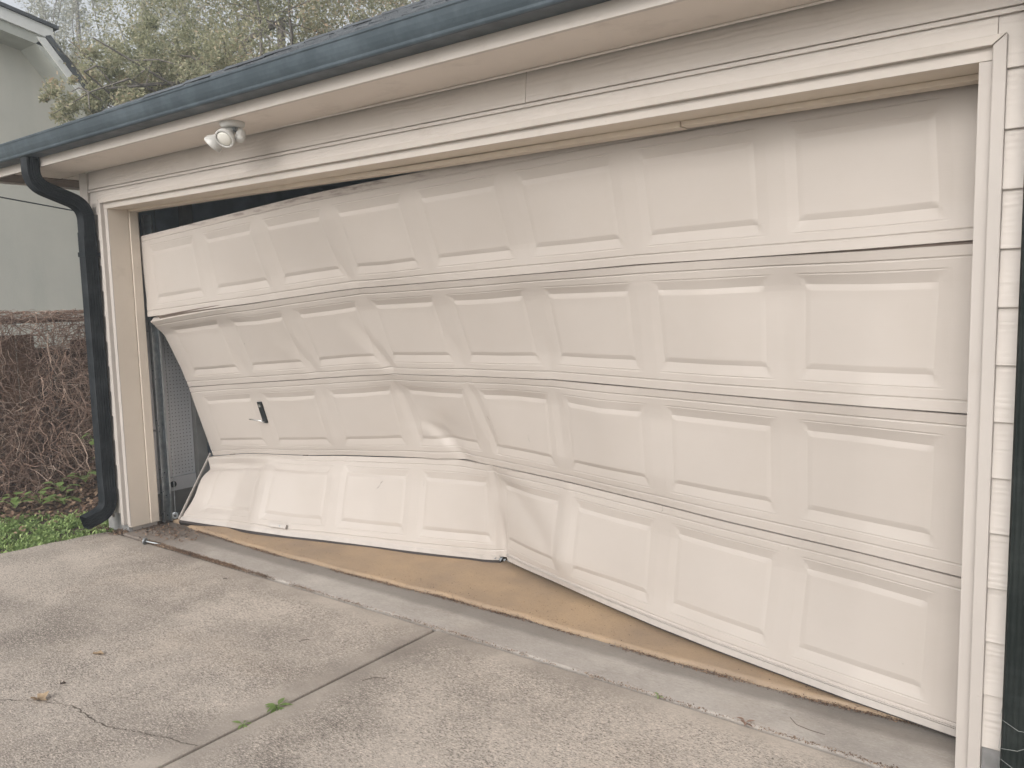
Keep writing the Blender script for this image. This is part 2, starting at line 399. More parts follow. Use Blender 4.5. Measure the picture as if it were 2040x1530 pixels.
# crack in the left slab: thin dirt-filled line
def crack_mesh():
    pts = [(1.45, -1.66), (1.826, -1.512), (1.929, -1.446), (2.012, -1.409), (2.126, -1.368), (2.225, -1.378), (2.312, -1.384), (2.415, -1.363), (2.496, -1.333), (2.564, -1.315), (2.624, -1.293), (2.712, -1.28), (2.765, -1.262)]
    rr = random.Random(5); m = MB(); L = []
    for a, b in zip(pts[:-1], pts[1:]):
        n = 7
        for i in range(n): L.append((a[0] + (b[0] - a[0]) * i / n + rr.uniform(-.0035, .0035), a[1] + (b[1] - a[1]) * i / n + rr.uniform(-.0055, .0055)))
    L.append(pts[-1]); vs = []; fs = []
    for i, (x, y) in enumerate(L):
        wd = rr.uniform(.0010, .0030) * (2.0 if rr.random() < .10 else 1)
        vs += [(x + wd * .3, y + wd, ZD + .0012), (x - wd * .3, y - wd, ZD + .0012)]
    for i in range(len(L) - 1): fs.append((2 * i, 2 * i + 1, 2 * i + 3, 2 * i + 2))
    return m.add(vs, fs)
tag(obj('driveway_crack', crack_mesh(), M['joint']), kind='structure')
EDX = [0, .3, .7, 1.2, 1.9, 2.5, 3.05, 3.5, 3.95, 4.25, 4.4, 4.6, 4.9]; EDY = [.30, .262, .246, .226, .232, .252, .248, .232, .222, .226, .222, .242, .275]
def floor_mesh():
    rr = random.Random(11); n = 220; x0, x1 = -.02, 4.905
    prof = [(0, -.040), (.001, -.016), (.005, -.006), (.012, -.0015), (.022, 0)]
    vs = []; fs = []; k = len(prof) + 1
    for i in range(n + 1):
        x = x0 + (x1 - x0) * i / n
        ye = float(np.interp(x, EDX, EDY)) + .003 * math.sin(x * 5.1) + .004 * math.sin(x * 13) + rr.uniform(-.002, .002)
        for dy, z in prof: vs.append((x, ye + dy + (rr.uniform(-.0015, .0015)), z))
        vs.append((x, 6.2, 0))
    for i in range(n):
        for j in range(k - 1): a = i * k + j; fs.append((a, a + k, a + k + 1, a + 1))
    return MB().add(vs, fs)
tag(obj('garage_floor', floor_mesh(), M['tan'], smooth=True), kind='structure')

# ------------------------------------------------------------------ the garage
G = empty('garage', 'cream garage with lap siding, dark gutter and wide door opening', 'garage', (-.3, 0, 0))
def part(name, me, mat, label=None, parent=None, smooth=False, kind=None):
    o = obj(name, me, mat, None, smooth)
    p = parent or G; o.parent = p
    o.matrix_parent_inverse = Matrix.Translation(p.location).inverted() if p is G else Matrix.Identity(4)
    return tag(o, label, kind=kind)
def ez(x): return .0035 * (x - 3.2)      # the eave falls slightly to the left
# siding boards: lapped, each one a wedge, thick at its lower edge
def board(x0, x1, z0, h=.170, mat='siding', y=-.016):
    me = MB().prism_x([(y, z0), (y + .0005, z0 + .006), (-.004, z0 + h), (.012, z0 + h), (.012, z0), (y + .003, z0 - .001)], x0, x1).mesh('siding_board')
    return part('siding_board', bevelled(me, .0012, 1), M[mat])
LAP = .1645
for a, b in ((-.205, 3.31), (3.312, 7.0)): board(a, b, 2.236, .125)
board(-.0385, 4.924, 2.146, .098)
board(-.205, -.040, 2.236 - LAP); board(4.925, 7.0, 2.236 - LAP)
for k in range(2, 14):
    z0 = 2.236 - LAP * k
    board(-.205, -.04, z0); 
    if k % 3 == 1: board(4.925, 5.62, z0); board(5.622, 7.0, z0)
    else: board(4.925, 7.0, z0)
part('foundation', MB().box(-.30, -.03, -.004, .02, -.14, .095), M['foundation'])
part('foundation', MB().box(4.925, 7.0, -.004, .02, -.14, .095), M['foundation'])
part('corner_board', bbox(-.305, -.205, -.024, .012, .06, 2.352, .003), M['trim_v'])
part('wall', MB().box(-.30, -.04, .013, .20, -.1, 2.46).box(4.92, 7.0, .013, .20, -.1, 2.46).box(-.04, 4.92, .013, .20, 2.14, 2.46), M['siding'])
part('side_wall', MB().box(-.305, -.16, .20, 6.3, -.1, 2.46), M['siding'])
part('side_wall', MB().box(4.93, 5.05, .20, 6.3, -.1, 2.46), M['siding'])
part('back_wall', MB().box(-.16, 1.2, 6.2, 6.3, -.1, 2.46).box(4.6, 4.93, 6.2, 6.3, -.1, 2.46).box(1.2, 4.6, 6.2, 6.3, -.1, .5).box(1.2, 4.6, 6.2, 6.3, 2.3, 2.46), M['int_wall'], 'back wall with an added unseen opening that lets in sky light')  # wide opening added out of view to let sky light inside
part('ceiling', MB().box(-.16, 4.93, .20, 6.2, 2.40, 2.46), M['int_dark'])
part('interior_lining', MB().box(-.16, -.152, .29, 6.2, 0, 2.4).box(4.92, 4.928, .3, 6.2, 0, 2.4).box(-.15, 4.92, .203, .21, 2.15, 2.4), M['int_dark'])
part('siding_strip', bbox(-.204, 7.0, -.0195, -.010, 2.2165, 2.229, .001), M['siding'])
# frame: jamb boards, stops and casing
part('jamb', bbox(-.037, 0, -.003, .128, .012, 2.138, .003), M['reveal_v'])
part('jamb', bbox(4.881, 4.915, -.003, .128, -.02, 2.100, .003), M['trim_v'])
part('header', bbox(-.037, 4.915, -.005, .195, 2.102, 2.137, .003), M['reveal'])
part('door_stop', bbox(-.03, .011, .131, .19, .015, 2.10, .003), M['reveal_v'])
part('door_stop', bbox(4.872, 4.91, .131, .19, 0, 2.10, .003), M['reveal_v'])
sdz = lambda x: .009 * (1 - min(1, x / 2.4)) - .003 * math.exp(-((x - 2.7) / .6) ** 2)
part('door_stop', MB().prism_x([(.131, 2.081), (.192, 2.081), (.192, 2.1012), (.131, 2.1012)], .012, 3.90, True, sdz, 30), M['reveal'])
part('door_stop', bbox(3.906, 4.871, .131, .188, 2.083, 2.1012, .002), M['reveal'])
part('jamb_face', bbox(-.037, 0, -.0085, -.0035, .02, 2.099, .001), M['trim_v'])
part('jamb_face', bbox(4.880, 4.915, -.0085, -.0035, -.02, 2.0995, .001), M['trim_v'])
part('header_face', bbox(-.037, 4.915, -.0105, -.0055, 2.1005, 2.1365, .001), M['trim'])
def casing(pts, mat):
    me = MB(); k = len(pts); me.add([(x, -.034, z) for x, z in pts] + [(x, .010, z) for x, z in pts],
        [tuple(range(k)), tuple(range(2 * k - 1, k - 1, -1))] + [(j, k + j, k + (j + 1) % k, (j + 1) % k) for j in range(k)])
    return part('casing', bevelled(me.mesh('casing'), .0035, 2), M[mat])
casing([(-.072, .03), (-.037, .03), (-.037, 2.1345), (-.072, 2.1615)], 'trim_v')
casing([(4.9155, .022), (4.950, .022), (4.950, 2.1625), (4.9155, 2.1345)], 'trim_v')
casing([(-.0705, 2.1625), (-.036, 2.1357), (4.914, 2.1357), (4.949, 2.1635)], 'trim')
# eave: soffit, fascia, left overhang
def sheet_x(prof, x0, x1, n=24): return MB().prism_x(prof, x0, x1, True, ez, n)
part('soffit', sheet_x([(-.318, 2.357), (-.016, 2.357), (-.016, 2.367), (-.318, 2.367)], -.57, 7.0), M['soffit'])
part('soffit_end', MB().box(-.57, -.305, .0, 6.2, 2.345, 2.355), M['soffit'])
part('soffit_end', MB().box(-.90, -.574, -.318, 6.2, 2.338, 2.350), M['rotten'], 'weathered brown strip of soffit at the corner')
part('fascia', sheet_x([(-.337, 2.352), (-.319, 2.352), (-.319, 2.50), (-.337, 2.50)], -.92, 7.0), M['fascia'])
part('fascia', MB().box(-.92, -.902, -.3185, 6.2, 2.326, 2.48), M['fascia'])
gp = [(-.338, 2.500), (-.338, 2.404), (-.428, 2.402), (-.4345, 2.405), (-.4385, 2.411), (-.4395, 2.420), (-.446, 2.431), (-.452, 2.445), (-.457, 2.464), (-.4600, 2.484), (-.464, 2.489), (-.464, 2.498), (-.450, 2.4985), (-.450, 2.4945), (-.4575, 2.4925), (-.4565, 2.464), (-.434, 2.409), (-.342, 2.408), (-.342, 2.500)]
go = part('gutter', MB().prism_x(gp, -1.05, 7.0, True, ez, 40), M['gutter'], 'dark slate blue gutter running along the eave')
for x in (.35, 1.35, 2.35, 3.35, 4.35):
    part('gutter_hanger', MB().box(x - .012, x + .012, -.452, -.340, 2.486 + ez(x), 2.490 + ez(x)), M['gutter'])
# painted cable stapled where the wall meets the soffit
cp = [(-.19, -.030, 2.343), (-.02, -.045, 2.349), (.4, -.036, 2.350), (1.0, -.030, 2.352), (1.6, -.024, 2.353), (2.15, -.030, 2.351), (2.56, -.040, 2.347), (2.66, -.034, 2.349), (3.2, -.026, 2.351), (4.2, -.024, 2.356), (5.2, -.024, 2.358), (6.9, -.024, 2.364)]
part('cable', MB().tube(cp, .0048, 6), M['cable'], smooth=True)
# roof
RS = .502
def roof():
    ez0 = 2.492
    x0, ye, yr = -.93, -.355, 3.0
    m = MB()
    def P(x, y, up=0): return (x, y, ez0 + RS * (y - ye) + up)
    m.add([P(x0, ye, -.02), P(8, ye, -.02), P(8, yr, -.02), P(x0 + (yr - ye), yr, -.02)], [(0, 1, 2, 3)])
    m.add([(x0, ye, ez0 - .02), (x0 + (yr - ye), yr, ez0 + RS * (yr - ye) - .02), (x0, 6.4, ez0 - .02)], [(0, 1, 2)])
    m.add([P(x0 + (yr - ye), yr, -.02), P(8, yr, -.02), (8, 6.4, ez0 - .02), (x0, 6.4, ez0 - .02)], [(0, 1, 2, 3)])
    part('roof', m, M['shingle'])
    rr = random.Random(4); s = MB(); d = .128; row = 0; y = ye - .015
    while y < yr:
        xs = x0 + max(0, y - ye) * 1.0 + rr.uniform(-.02, .02); x = xs
        while x < 6.2:
            wd = rr.uniform(.14, .34); t = rr.choice((.006, .008, .013)) + rr.uniform(-.001, .002); lift = rr.uniform(0, .003)
            a, b = x, min(x + wd - .004, 6.2)
            def Q(xx, yy, u): return (xx, yy, ez0 + RS * (yy - ye) + u)
            y2 = y + d + .03
            s.add([Q(a, y, -.004), Q(b, y, -.004), Q(b, y2, -.01), Q(a, y2, -.01), Q(a, y, t + lift), Q(b, y, t + lift), Q(b, y2, .002), Q(a, y2, .002)],
                  [(0, 3, 2, 1), (4, 5, 6, 7), (0, 1, 5, 4), (1, 2, 6, 5), (2, 3, 7, 6), (3, 0, 4, 7)])
            x += wd
        y += d; row += 1
    part('shingles', s, M['shingle'], kind='stuff')
    h = MB()
    for i in range(18):
        a = i * .19
        h.add([(x0 + a - .10, ye + a + .05, ez0 + RS * a - .02 + .02), (x0 + a + .08, ye + a - .09, ez0 + RS * (a - .09) + .018), (x0 + a + .26, ye + a + .12, ez0 + RS * (a + .12) + .010), (x0 + a + .06, ye + a + .26, ez0 + RS * (a + .06) + .012),
               (x0 + a, ye + a, ez0 + RS * a + .03), (x0 + a + .19, ye + a + .19, ez0 + RS * (a + .19) + .022)],
              [(0, 4, 5, 3), (4, 1, 2, 5)])
    part('hip_shingles', h, M['shingle'], kind='stuff')
roof()

# rectangular downspout swept along a path in the y-z plane (at constant x)
def downspout(name, path, xc, wx, dy, mat, rib=True):
    """path [(y,z)] of the centre line; corrugated rectangular section"""
    P = [Vector((0, a, b)) for a, b in path]; m = MB(); vs = []; fs = []
    sec = []
    def side(p, q, n, nx, ny):
        for i in range(n):
            t = i / n; a = p[0] + (q[0] - p[0]) * t; b = p[1] + (q[1] - p[1]) * t
            w_ = -.0022 if (rib and i % 3 == 1) else 0
            sec.append((a + nx * w_, b + ny * w_))
    hx, hd, r = wx / 2, dy / 2, .006
    side((-hx + r, -hd), (hx - r, -hd), 15, 0, -1); side((hx, -hd + r), (hx, hd - r), 15, 1, 0)
    side((hx - r, hd), (-hx + r, hd), 6, 0, 1); side((-hx, hd - r), (-hx, -hd + r), 15, -1, 0)
    k = len(sec)
    for i, p in enumerate(P):
        t = (P[min(i + 1, len(P) - 1)] - P[max(i - 1, 0)]).normalized()
        nrm = Vector((0, t.z, -t.y))       # outward (-y) side becomes section -d
        if nrm.y > 0 and abs(t.z) > .01 and t.z < 0: nrm = -nrm
        nrm = Vector((0, -abs(t.z), 0)) + Vector((0, 0, t.y * (-1 if t.z <= 0 else 1) * -1)) if False else nrm
        for a, b in sec:
            q = p + Vector((1, 0, 0)) * a + nrm * (-b); vs.append((xc + q.x, q.y, q.z))
    for i in range(len(P) - 1):
        for j in range(k): fs.append((i * k + j, i * k + (j + 1) % k, (i + 1) * k + (j + 1) % k, (i + 1) * k + j))
    return m.add(vs, fs)
def arc(pts, n=8, r=.09):
    """round the corners of a polyline"""
    out = [pts[0]]
    for a, b, c in zip(pts[:-2], pts[1:-1], pts[2:]):
        A, B, D = Vector(a), Vector(b), Vector(c)
        u = (A - B).normalized(); v = (D - B).normalized(); l = min(r, (A - B).length * .49, (D - B).length * .49)
        p, q = B + u * l, B + v * l
        for i in range(n + 1):
            t = i / n; out.append(tuple(p * (1 - t) ** 2 + B * 2 * t * (1 - t) + q * t * t))
    out.append(pts[-1]); return out
ds = empty('downspout', 'black downspout curving from the gutter down the left corner of the garage', 'downspout', (-.15, -.07, 0))
def dpart(name, me, mat, smooth=False):
    o = obj(name, me, mat, ds, smooth); o.matrix_parent_inverse = Matrix.Translation(ds.location).inverted(); return o
top = arc([(-.384, 2.405), (-.384, 2.235), (-.072, 2.125), (-.072, 1.93)], 10, .12)
dpart('elbow', downspout('e', [(a, b) for a, b in top], -.150, .080, .082, M['downspout']), M['downspout'])
dpart('pipe', downspout('p', [(-.072, 1.955), (-.072, 1.2), (-.072, .24)], -.150, .076, .092, M['downspout']), M['downspout'])
bot = arc([(-.072, .29), (-.072, .125), (-.235, .078)], 10, .09)
dpart('outlet_elbow', downspout('o', [(a, b) for a, b in bot], -.150, .081, .090, M['downspout']), M['downspout'])
for z in (1.80,):
    dpart('strap', MB().box(-.192, -.108, -.121, -.117, z, z + .03).box(-.108, -.104, -.121, -.02, z, z + .03), M['downspout'])
d2 = empty('downspout', 'green black downspout at the far right with strings of web', 'downspout', (5.05, -.07, 0))
o = obj('pipe', downspout('p', [(-.066, 2.40), (-.066, 1.2), (-.066, -.02)], 5.05, .085, .088, M['downspout_green']), M['downspout_green'], d2)
o.matrix_parent_inverse = Matrix.Translation(d2.location).inverted()
wb = MB()
for z, s_ in ((.235, .01), (.175, -.02), (.115, .012), (.10, -.006), (.075, .02), (.05, -.01)):
    wb.tube([(5.002, -.03, z + .01), (5.004, -.112, z + s_), (5.05, -.1165, z - .012), (5.10, -.112, z - s_)], .0007, 4)
o = obj('web_strand', wb, M['web'], d2); o.matrix_parent_inverse = Matrix.Translation(d2.location).inverted(); o['kind'] = 'stuff'

# ------------------------------------------------------------------ security light under the soffit
L = empty('security_light', 'white twin head security light fixed under the soffit', 'security light', (1.73, -.25, 2.352))
def lp(name, me, mat, parent=L, smooth=True):
    o = obj(name, me, mat, parent, False); o.matrix_parent_inverse = Matrix.Translation(L.location).inverted() if parent is L else Matrix.Identity(4)
    if smooth:
        me2 = o.data; me2.shade_smooth()
        me2.set_sharp_from_angle(angle=math.radians(38))
    return o
lp('base_plate', MB().lathe([(.001, .0), (.058, 0), (.060, -.006), (.058, -.018), (.050, -.026), (.02, -.028), (.001, -.028)][::-1], (1.725, -.25, 2.353), n=28), M['lampwhite'])
lp('hinge', MB().lathe([(.011, -.03), (.011, .03)], (1.725, -.25, 2.318), (1, 0, .1), 12).box(1.705, 1.745, -.262, -.238, 2.305, 2.330), M['galv'])
lp('motion_sensor', MB().lathe([(.004, -.028), (.018, -.026), (.024, -.01), (.024, .022), (.015, .032), (.003, .034)], (1.765, -.235, 2.285), (.25, -.5, -.8), 16), M['lampwhite'])
for (hx, hy, hz), ax in (((1.600, -.262, 2.278), (-.62, -.40, -.68)), ((1.735, -.292, 2.280), (.30, -.72, -.62))):
    prof = [(.004, -.066), (.024, -.064), (.026, -.030), (.038, -.012), (.053, .010), (.056, .030), (.053, .036), (.047, .036), (.045, .030)]
    prof = [(a_ * .86, b_ * .86) for a_, b_ in prof]
    h = lp('lamp_head', MB().lathe(prof, (hx, hy, hz), ax, 24), M['lampwhite'])
    le = MB().lathe([(.0385, .0262), (.029, .032), (.015, .035), (.0002, .036)], (hx, hy, hz), ax, 24)
    q = obj('lens', le, M['lens'], None, True); q.parent = h; q.matrix_parent_inverse = Matrix.Translation(L.location).inverted() @ Matrix.Identity(4)
    q.matrix_parent_inverse = h.matrix_parent_inverse.inverted() @ Matrix.Identity(4) if False else Matrix.Identity(4)
    lp('arm', MB().tube([(1.725, -.25, 2.318), ((1.725 + hx) / 2, (-.25 + hy) / 2, 2.300), (hx - ax[0] * .05, hy - ax[1] * .05, hz - ax[2] * .05)], .009, 8), M['lampwhite'])

# ------------------------------------------------------------------ the buckled sectional door
DOOR_NODES = [[-0.018,0.202,1.936],[0.337,0.205,1.961],[0.635,0.206,1.982],[0.933,0.207,2.0],[1.23,0.197,2.015],[1.528,0.206,2.035],[1.826,0.208,2.049],[2.124,0.204,2.058],[2.422,0.204,2.066],[2.72,0.213,2.079],[3.017,0.208,2.088],[3.314,0.207,2.105],[3.61,0.2,2.113],[3.907,0.224,2.127],[4.205,0.208,2.13],[4.505,0.211,2.136],[4.863,0.214,2.143],[-0.009,0.204,1.8],[0.347,0.203,1.825],[0.644,0.213,1.847],[0.941,0.233,1.867],[1.237,0.208,1.876],[1.534,0.241,1.903],[1.833,0.248,1.915],[2.129,0.225,1.92],[2.428,0.231,1.933],[2.725,0.253,1.949],[3.023,0.234,1.954],[3.321,0.233,1.971],[3.619,0.222,1.978],[3.917,0.243,1.993],[4.215,0.232,1.998],[4.51,0.213,2.0],[4.866,0.214,2.007],[0.013,0.207,1.537],[0.368,0.221,1.563],[0.663,0.252,1.589],[0.958,0.289,1.609],[1.255,0.305,1.632],[1.55,0.329,1.654],[1.847,0.338,1.673],[2.144,0.313,1.672],[2.442,0.319,1.688],[2.74,0.324,1.698],[3.039,0.321,1.71],[3.335,0.287,1.712],[3.633,0.274,1.722],[3.93,0.256,1.73],[4.228,0.241,1.735],[4.528,0.226,1.736],[4.885,0.215,1.748],[0.024,0.199,1.402],[0.378,0.232,1.428],[0.672,0.272,1.454],[0.968,0.303,1.474],[1.263,0.334,1.5],[1.558,0.364,1.523],[1.854,0.377,1.544],[2.151,0.372,1.55],[2.449,0.359,1.558],[2.747,0.347,1.565],[3.044,0.333,1.574],[3.342,0.314,1.581],[3.639,0.295,1.59],[3.934,0.254,1.595],[4.23,0.239,1.601],[4.522,0.212,1.605],[4.875,0.21,1.616],[0.033,0.206,1.373],[0.386,0.232,1.408],[0.679,0.265,1.435],[0.972,0.302,1.467],[1.266,0.333,1.493],[1.56,0.364,1.519],[1.856,0.379,1.541],[2.153,0.373,1.552],[2.45,0.358,1.559],[2.747,0.344,1.569],[3.044,0.327,1.577],[3.341,0.311,1.588],[3.639,0.289,1.598],[3.934,0.252,1.599],[4.231,0.236,1.598],[4.528,0.215,1.603],[4.883,0.212,1.61],[0.031,0.305,1.284],[0.385,0.325,1.311],[0.68,0.358,1.338],[0.976,0.367,1.348],[1.27,0.402,1.379],[1.566,0.429,1.401],[1.862,0.454,1.429],[2.16,0.443,1.436],[2.457,0.427,1.445],[2.754,0.403,1.45],[3.051,0.398,1.466],[3.349,0.371,1.469],[3.643,0.323,1.473],[3.939,0.275,1.47],[4.242,0.293,1.48],[4.536,0.244,1.472],[4.889,0.213,1.474],[0.038,0.406,1.039],[0.393,0.417,1.063],[0.688,0.455,1.092],[0.985,0.481,1.111],[1.282,0.501,1.134],[1.577,0.539,1.161],[1.874,0.55,1.182],[2.171,0.53,1.186],[2.469,0.519,1.197],[2.766,0.49,1.201],[3.065,0.477,1.213],[3.357,0.417,1.211],[3.65,0.36,1.212],[3.944,0.314,1.209],[4.244,0.306,1.21],[4.529,0.234,1.209],[4.879,0.21,1.21],[0.044,0.451,0.909],[0.399,0.473,0.937],[0.695,0.499,0.961],[0.992,0.525,0.983],[1.288,0.548,1.007],[1.584,0.58,1.031],[1.88,0.598,1.054],[2.177,0.577,1.059],[2.475,0.555,1.065],[2.772,0.529,1.071],[3.068,0.494,1.077],[3.361,0.436,1.077],[3.654,0.377,1.077],[3.951,0.336,1.074],[4.249,0.306,1.069],[4.529,0.214,1.074],[4.883,0.211,1.073],[0.051,0.445,0.906],[0.403,0.47,0.942],[0.698,0.492,0.964],[0.993,0.523,0.987],[1.289,0.546,1.01],[1.584,0.58,1.034],[1.88,0.601,1.055],[2.177,0.577,1.06],[2.473,0.555,1.072],[2.77,0.527,1.077],[3.066,0.49,1.085],[3.359,0.431,1.083],[3.653,0.374,1.078],[3.95,0.336,1.073],[4.248,0.3,1.07],[4.53,0.211,1.076],[4.885,0.21,1.066],[0.053,0.483,0.782],[0.406,0.518,0.816],[0.701,0.545,0.841],[0.998,0.563,0.859],[1.294,0.592,0.886],[1.59,0.628,0.908],[1.885,0.672,0.94],[2.183,0.642,0.941],[2.479,0.607,0.948],[2.778,0.59,0.959],[3.071,0.529,0.959],[3.356,0.439,0.95],[3.655,0.414,0.951],[3.953,0.377,0.946],[4.247,0.327,0.944],[4.534,0.247,0.948],[4.89,0.215,0.933],[0.064,0.555,0.531],[0.418,0.583,0.56],[0.714,0.609,0.583],[1.011,0.632,0.604],[1.307,0.659,0.629],[1.603,0.697,0.653],[1.898,0.734,0.681],[2.197,0.747,0.699],[2.491,0.694,0.698],[2.782,0.633,0.698],[3.07,0.555,0.694],[3.359,0.483,0.69],[3.654,0.434,0.688],[3.95,0.39,0.682],[4.247,0.341,0.679],[4.533,0.255,0.682],[4.884,0.212,0.67],[0.066,0.594,0.403],[0.422,0.621,0.429],[0.719,0.645,0.453],[1.014,0.677,0.477],[1.311,0.704,0.501],[1.608,0.73,0.521],[1.905,0.755,0.545],[2.201,0.783,0.568],[2.494,0.727,0.566],[2.786,0.661,0.565],[3.077,0.597,0.567],[3.369,0.531,0.562],[3.66,0.465,0.556],[3.952,0.397,0.544],[4.247,0.348,0.54],[4.524,0.25,0.55],[4.874,0.212,0.536],[0.053,0.596,0.395],[0.409,0.636,0.466],[0.712,0.638,0.483],[1.01,0.679,0.489],[1.307,0.707,0.515],[1.605,0.732,0.53],[1.903,0.756,0.545],[2.2,0.78,0.558],[2.493,0.725,0.564],[2.785,0.659,0.569],[3.076,0.593,0.569],[3.369,0.531,0.562],[3.66,0.464,0.557],[3.954,0.401,0.553],[4.25,0.352,0.542],[4.525,0.248,0.555],[4.874,0.208,0.528],[0.095,0.511,0.312],[0.441,0.583,0.347],[0.733,0.549,0.384],[1.026,0.603,0.381],[1.321,0.638,0.403],[1.614,0.697,0.403],[1.909,0.738,0.415],[2.204,0.77,0.423],[2.501,0.766,0.438],[2.787,0.68,0.438],[3.072,0.593,0.437],[3.365,0.532,0.428],[3.658,0.478,0.425],[3.95,0.407,0.42],[4.246,0.355,0.412],[4.53,0.265,0.421],[4.883,0.216,0.396],[0.138,0.348,0.115],[0.476,0.453,0.119],[0.769,0.424,0.151],[1.056,0.501,0.139],[1.346,0.56,0.149],[1.633,0.633,0.147],[1.925,0.676,0.157],[2.217,0.727,0.161],[2.509,0.784,0.17],[2.779,0.661,0.173],[3.053,0.543,0.174],[3.353,0.511,0.164],[3.648,0.451,0.159],[3.937,0.374,0.157],[4.231,0.315,0.151],[4.52,0.242,0.155],[4.871,0.214,0.132],[0.167,0.247,0.032],[0.491,0.383,0.002],[0.784,0.375,0.022],[1.071,0.444,0.015],[1.357,0.519,0.016],[1.644,0.592,0.014],[1.935,0.641,0.021],[2.223,0.711,0.024],[2.51,0.782,0.031],[2.79,0.684,0.036],[3.067,0.581,0.041],[3.354,0.503,0.027],[3.64,0.419,0.023],[3.93,0.348,0.021],[4.224,0.296,0.013],[4.506,0.213,0.022],[4.859,0.202,-0.005]]
DN = np.array(DOOR_NODES).reshape(4, 4, 17, 3)
PP, MG, LW = .595, .091, .53
for a_, b_, lo in ((0, 1, 4), (1, 2, 0), (2, 3, 1)):      # hinged seams share their line
    hi = 13 if a_ == 0 else 17
    for i_ in range(max(0, lo - 3), min(17, hi + 2)):
        k_ = min(1, (i_ - lo + 4) / 4) * (1 if i_ < hi else .5); mid_ = (DN[a_, 3, i_] + DN[b_, 0, i_]) / 2
        DN[a_, 3, i_] += (mid_ - DN[a_, 3, i_]) * k_; DN[b_, 0, i_] += (mid_ - DN[b_, 0, i_]) * k_
DN[0, 0, 5:12, 2] += .010; DN[0, 0, 5:12, 1] -= .0
for _ in range(2):
    for row_ in (0, 1): DN[0, row_, 1:-1, 1:] = DN[0, row_, 1:-1, 1:] * .5 + (DN[0, row_, :-2, 1:] + DN[0, row_, 2:, 1:]) * .25
US = [0.0]
for i in range(8):
    US.append(MG + i * PP + LW / 2)
    if i < 7: US.append(MG + i * PP + LW + .0325)
US.append(4.877); US = np.array(US); VS = np.array([0, .135, .398, .533])
def interp(s, u, v):
    i = np.clip(np.searchsorted(US, u) - 1, 0, 15); j = np.clip(np.searchsorted(VS, v) - 1, 0, 2)
    a = ((u - US[i]) / (US[i + 1] - US[i]))[..., None]; b = ((v - VS[j]) / (VS[j + 1] - VS[j]))[..., None]
    X = DN[s]
    return X[j, i] * (1 - a) * (1 - b) + X[j, i + 1] * a * (1 - b) + X[j + 1, i] * (1 - a) * b + X[j + 1, i + 1] * a * b
def base_surf(s, u, v):
    acc = 0; W = 0
    for du, wt in ((-.034, .6), (-.017, 1), (0, 1.2), (.017, 1), (.034, .6)):
        for dv, wv in ((-.025, .7), (0, 1), (.025, .7)):
            acc = acc + wt * wv * (interp(s, u + du, v + dv)); W += wt * wv
    return acc / W
def sm(x, a, b):
    t = np.clip((x - a) / (b - a), 0, 1); return t * t * (3 - 2 * t)
def relief(u, v):
    d = np.zeros_like(u)
    for vg, wd in ((.040, .0038), (.493, .0038)):
        t = np.abs(v - vg); d -= .0060 * np.clip(1 - t / wd, 0, 1)
    k = np.clip(np.floor((u - MG + .0325) / PP), 0, 7); ul = MG + k * PP
    tu = np.minimum(u - ul, ul + LW - u); tv = np.minimum(v - .075, .458 - v)
    pt = np.array([-1, 0, .042, .0435, .062, .066, .30])
    dv = np.interp(tv, pt, [0, 0, -.0090, -.0090, -.0015, -.0008, -.0008]); du_ = np.interp(tu, pt, [0, 0, -.0034, -.0034, -.0010, -.0008, -.0008])
    sv, su = sm(tv - .9 * np.minimum(tu, .06), -.004, .018), sm(tu - .9 * np.minimum(tv, .06), -.004, .018)
    d = d + np.where((tu > 0) & (tv > 0), dv * su + du_ * sv * (1 - .0 * su), 0)
    lip = np.clip(1 - np.abs(tv) / .0032, 0, 1) * sm(tu, .0, .05)
    return d - .0036 * lip
